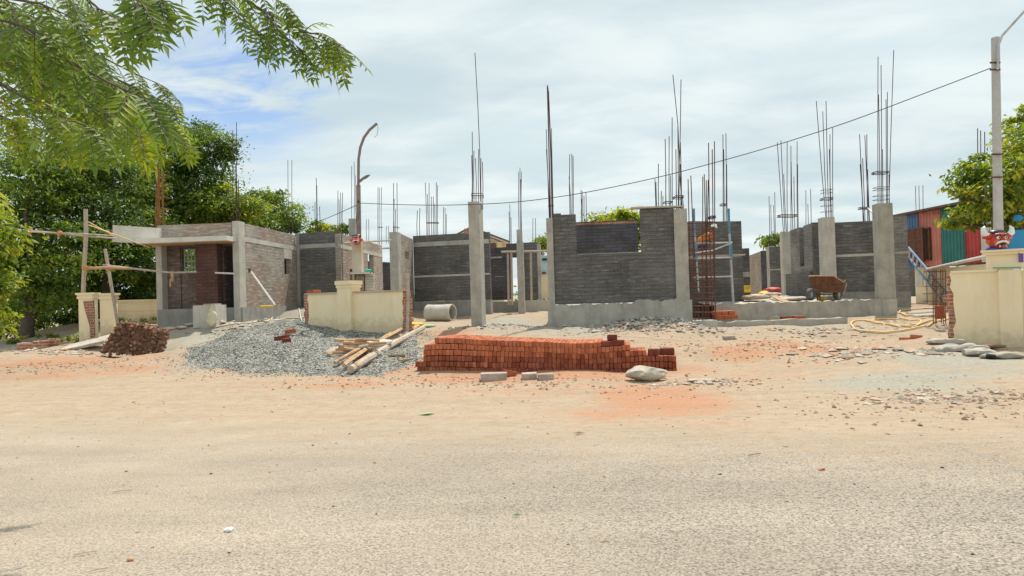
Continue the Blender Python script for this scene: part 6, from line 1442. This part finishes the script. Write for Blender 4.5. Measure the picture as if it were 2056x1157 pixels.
tree('broad dark tree just left of the pole scaffold', 29, 215, [(190,350,80,55),(255,395,65,55),(200,430,85,55),(245,495,65,55),(150,350,60,50),(290,455,50,50),(190,520,70,50),(225,330,50,35)], 22000, .165, 'leaf_dark', 2, group=TG, tr=.26)
tree('dark thicket tree with low branches behind the gate pillars', 31, 150, [(60,610,80,50),(150,605,80,55),(235,585,60,55),(20,640,80,40),(120,650,80,30),(200,560,60,50),(280,560,45,60),(300,520,40,50)], 15000, .165, 'leaf_dark', 3, group=TG, tr=.20)
tree('tallest dark tree with a rounded head above the left house roof', 34, 450, [(388,290,55,36),(428,310,42,34),(352,335,46,40),(408,362,62,44),(372,410,66,40),(458,298,26,18),(330,300,30,22),(400,265,34,18),(420,430,55,35)], 22000, .16, 'leaf_dark', 4, group=TG, clump=.34)
tree('yellow green tree behind the side wall of the left house', 32, 500, [(455,402,46,32),(428,425,50,32),(498,420,34,30),(475,440,50,25)], 6000, .18, 'leaf_lite', 5, group=TG)
tree('rounded green tree at the right end of the tree row', 38, 545, [(535,402,42,26),(574,420,32,24),(520,432,40,28),(590,440,22,22),(550,450,50,22)], 6500, .18, 'leaf_mid', 6, group=TG)
tree('middling green tree behind the cantilever beam', 33, 290, [(285,352,48,36),(300,405,58,40),(265,450,50,40),(318,360,30,40),(330,440,40,35)], 8000, .19, 'leaf_lite', 7, group=TG)
tree('bright low bushy tree hanging in at the left edge', 15.5, -60, [(-35,445,50,45),(-18,520,42,60),(-25,600,42,50),(-80,540,60,90),(-5,480,28,30),(-12,640,25,20)], 7500, .15, 'leaf_lite', 8, group=TG, tr=.12, clump=.22)
tree('light green young tree low behind the rear cream wall', 31.5, 300, [(295,590,30,32),(255,600,30,25),(310,560,24,30),(365,540,34,40),(385,500,30,30),(350,590,30,30)], 5200, .17, 'leaf_lite', 9, group=TG, tr=.08)
FG = 'far trees behind the building site'
tree('far round bush above the dark block, left of the street lamp', 47, 648, [(640,456,22,13),(660,462,20,11),(628,466,14,9)], 1500, .2, 'leaf_lite', 10, group=FG, tr=.1)
tree('small far tree left of the street lamp base', 50, 692, [(690,462,15,9)], 700, .2, 'leaf_mid', 11, group=FG, tr=.1)
tree('small far tree beside the narrow half blue cabin', 42, 1090, [(1086,486,14,13),(1096,492,12,12),(1080,498,12,10)], 1400, .18, 'leaf_lite', 12, group=FG, tr=.1)
tree('light green tree rising behind the window gap wall', 32, 1240, [(1240,436,40,15),(1265,440,30,14),(1212,441,24,8),(1245,470,50,30)], 3600, .2, 'leaf_lite', 13, group=FG, tr=.1)
tree('tiny dark palm like tree far back above the yellow board gap', 38, 1552, [(1553,480,12,9),(1545,488,8,7)], 600, .25, 'leaf_dark', 14, group=FG, tr=.07)
tree('big yellow green tree behind the utility pole at the right edge', 18.5, 2090, [(2040,300,38,40),(2012,352,45,36),(1968,335,30,26),(1938,352,26,18),(2056,395,55,50),(1990,395,55,32),(1926,385,22,14),(1945,432,38,16),(1985,440,40,16),(2062,245,30,40),(2110,330,70,90),(2025,430,50,18),(1915,446,24,9),(1922,372,16,9),(1945,330,18,12)], 14000, .15, 'leaf_lite', 15, tr=.16, clump=.20, droop=.8)
# wood closing the view far off on the left
V_, T_ = leaf_cloud([((x, 44 + (i % 3) * 2.5, 3.2 + (i % 2)), (3.4, 1.8, 3.6 - .1 * i)) for i, x in enumerate(np.linspace(-44, -15.5, 13))], 14000, .36, 40, .5)
wd = leaf_obj('distant_wood', V_, T_, 'leaf_dark', loc=(-30, 44, .5)); wd['kind'] = 'stuff'; tag(wd, 'dark mass of far woodland filling in behind the left trees', 'woodland')
V_, T_ = leaf_cloud([((x, 60, 1.5), (5, 2, 2.0)) for x in np.linspace(-14, 46, 15)], 6000, .45, 41, .5)
wd = leaf_obj('distant_wood', V_, T_, 'leaf_mid', loc=(10, 60, .5)); wd['kind'] = 'stuff'; tag(wd, 'low line of far trees along the horizon behind the houses', 'woodland')
# weeds by the left path and rear wall
V_, T_ = leaf_cloud([(tuple(G(*p) + Vector((0, 0, .10))), (.45, .3, .14)) for p in ((150, 688), (120, 690), (255, 652), (290, 648), (235, 655), (30, 690), (95, 684))], 1500, .10, 42, .12, -.8)
wd = leaf_obj('weeds', V_, T_, 'leaf_lite', loc=G(150, 688)); wd['kind'] = 'stuff'; tag(wd, 'low weeds at the foot of the left gate pillars and rear wall', 'weeds')

# ------------------------------------------------------------------ neem tree overhanging the camera's left
nt = thing('neem_tree', 'near neem tree whose drooping feathery branches hang over the top left corner', 'tree', (-6.4, 4.6, 0))
nm = MB(); V4, TT = [], []
rn = random.Random(31)
def leaflet(p, d, nrm, L_, tint, bend):
    b = d.cross(nrm).normalized(); w = L_ * .155
    m1 = p + d * L_ * .38 + b * bend * L_ * .08; tip = p + d * L_ + b * bend * L_ * .30 - nrm * L_ * .10
    V4.append([p, m1 + b * w + nrm * w * .3, tip, m1 - b * w + nrm * w * .3]); TT.append(tint)
twigs = MB()
def compound(p, d, L_, ll, pairs, sag, tint0, tw=.0035):
    d = d.normalized(); pts = [Vector(p)]; n = pairs + 1
    for i in range(n):
        d = (d + Vector((0, 0, -sag / n))).normalized(); pts.append(pts[-1] + d * L_ / n)
    twigs.tube(pts, [tw * (1 - .7 * i / n) for i in range(n + 1)], 4, cap=False)
    roll = Vector((rn.uniform(-.5, .5), rn.uniform(-.6, .3), 1)).normalized()
    for i in range(1, n + 1):
        ax_ = (pts[i] - pts[i-1]).normalized(); sd_ = ax_.cross(roll); sd_ = sd_.normalized() if sd_.length > .05 else Vector((1, 0, 0)); nr_ = sd_.cross(ax_).normalized()
        k = ll * (1.0 if 1 < i < n - 1 else .8)
        for sg in (-1, 1):
            dd = (sd_ * sg * .80 + ax_ * .62 + Vector((rn.uniform(-.15, .15), rn.uniform(-.15, .15), -.28 + rn.uniform(-.15, .1)))).normalized()
            leaflet(pts[i], dd, nr_, k * rn.uniform(.65, 1.25), min(1, max(0, tint0 + rn.gauss(0, .10))), sg)
    leaflet(pts[-1], (pts[-1] - pts[-2]).normalized(), roll, ll, tint0, 0)
def spray(pxs, D0, D1, nl, ll, L_, sag=.9, r0=.012, tint=(.3, .8), spread=1.0):
    pts = [at(px, py, D0 + (D1 - D0) * i / (len(pxs) - 1)) for i, (px, py) in enumerate(pxs)]
    twigs.tube(pts, [r0 * (1 - .75 * i / (len(pts) - 1)) for i in range(len(pts))], 5)
    for k in range(nl):
        t = (k + rn.random()) / nl * (len(pts) - 1); i = min(int(t), len(pts) - 2); p = pts[i].lerp(pts[i+1], t - i); ax_ = (pts[i+1] - pts[i]).normalized()
        d = ax_ * .7 + Vector((rn.uniform(-.7, .7) * spread, rn.uniform(-.7, .7) * spread, rn.uniform(-.75, .30)))
        compound(p, d, L_ * rn.uniform(.75, 1.15), ll * rn.uniform(.85, 1.1), rn.choice((5, 6, 6, 7)), sag, rn.uniform(*tint))
    for k in range(4): compound(pts[-1], (pts[-1] - pts[-2]).normalized() + Vector((rn.uniform(-.4, .4), rn.uniform(-.4, .4), rn.uniform(-.5, .2))), L_, ll, 6, sag, rn.uniform(*tint))
# right hand hanging branch
spray([(330, -80), (430, -35), (530, 22), (600, 62), (655, 85)], 4.6, 4.2, 30, .070, .28, 1.0, .012, (.25, .85), .8)
spray([(400, -60), (440, -10), (480, 28), (515, 60)], 4.5, 4.3, 9, .068, .26, 1.2, .008, (.2, .6)); spray([(530, 22), (560, 62), (595, 92)], 4.3, 4.2, 6, .066, .24, 1.2, .007, (.25, .7))
spray([(380, -50), (470, -30), (540, -12), (568, 8)], 4.4, 4.3, 8, .066, .22, 1.2, .007, (.2, .6))
spray([(600, 62), (640, 70), (668, 82)], 4.2, 4.1, 9, .062, .21, 1.1, .006, (.5, .9))
# large near leaflets at the top
spray([(140, -80), (215, -50), (262, -18), (285, 8)], 2.7, 2.5, 6, .068, .24, .7, .008, (.2, .6), .5); spray([(230, -50), (290, -22), (318, -4)], 2.8, 2.7, 4, .062, .18, .9, .006, (.2, .6), .5); spray([(120, -40), (190, 10), (222, 40)], 2.9, 2.7, 5, .066, .22, .8, .007, (.3, .8), .5)
# the thick mass on the left
for k in range(32):
    y0 = rn.uniform(-40, 190); x1 = rn.uniform(60, 200 if y0 < 70 else 285); y1 = y0 + rn.uniform(20, 110); d = rn.uniform(3.2, 6.2)
    if y1 < 125 and x1 > 170: x1 = rn.uniform(60, 170)
    y1 = min(y1, 255)
    spray([(x1 - 260, y0 - 60), (x1 - 150, (y0 + y1) / 2 - 30), (x1 - 60, y1 - 25), (x1, y1)], d + .4, d, 11, .078, .29, .9, 0.012, (.1, .85))
for (x1, y1, d) in ((300, 200, 4.4), (325, 235, 4.6), (345, 262, 5.0), (300, 262, 4.8), (260, 170, 4.2), (245, 250, 5.2), (330, 205, 5.0), (200, 265, 5.0), (150, 270, 5.4), (90, 275, 5.5), (40, 280, 5.5), (20, 240, 4.5), (310, 165, 5.2), (355, 250, 6.0)):
    spray([(x1 - 240, y1 - 120), (x1 - 120, y1 - 58), (x1 - 50, y1 - 22), (x1, y1)], d + .4, d, 11, .076, .28, 1.0, 0.011, (.25, .95))
spray([(-150, 315), (-105, 338), (-72, 352)], 2.6, 2.5, 3, .066, .18, .8, .006, (.85, 1.0), .5)
# crown outside the frame
for k in range(16):
    p = Vector((rn.uniform(-9, -5.4), rn.uniform(2.5, 7.5), rn.uniform(3.2, 6.0)))
    for q in range(9): compound(p + Vector((rn.uniform(-.5, .5), rn.uniform(-.5, .5), rn.uniform(-.4, .4))), Vector((rn.uniform(-1, 1), rn.uniform(-1, 1), rn.uniform(-.6, .4))), .30, .07, 6, .9, rn.uniform(.1, .7))
tk = MB(); limb(tk, (-6.4, 4.6, -.3), (-6.1, 4.7, 2.4), .24, .18, 3)
for i, (a, b, r0, r1) in enumerate((((-6.1, 4.7, 2.3), (-4.6, 4.8, 3.7), .12, .05), ((-6.1, 4.7, 2.3), (-4.2, 3.9, 3.6), .10, .04), ((-6.1, 4.7, 2.3), (-7.4, 5.4, 4.4), .13, .05), ((-6.1, 4.7, 2.3), (-6.3, 5.9, 4.8), .12, .05), ((-6.1, 4.7, 2.3), (-5.5, 3.2, 4.4), .10, .04), ((-4.6, 4.8, 3.7), tuple(at(330, -70, 4.6)), .05, .014), ((-4.2, 3.9, 3.6), tuple(at(140, -60, 2.7)), .04, .012), ((-4.6, 4.8, 3.7), tuple(at(60, 120, 5.0)), .05, .02))): limb(tk, a, b, r0, r1, 50 + i)
put('trunk', tk, MT['bark'], nt, smooth=True); put('twigs', twigs, MT['bark'], nt)
leaf_obj('crown', np.array([[tuple(q) for q in v] for v in V4]), np.array(TT), 'leaf_neem', nt)
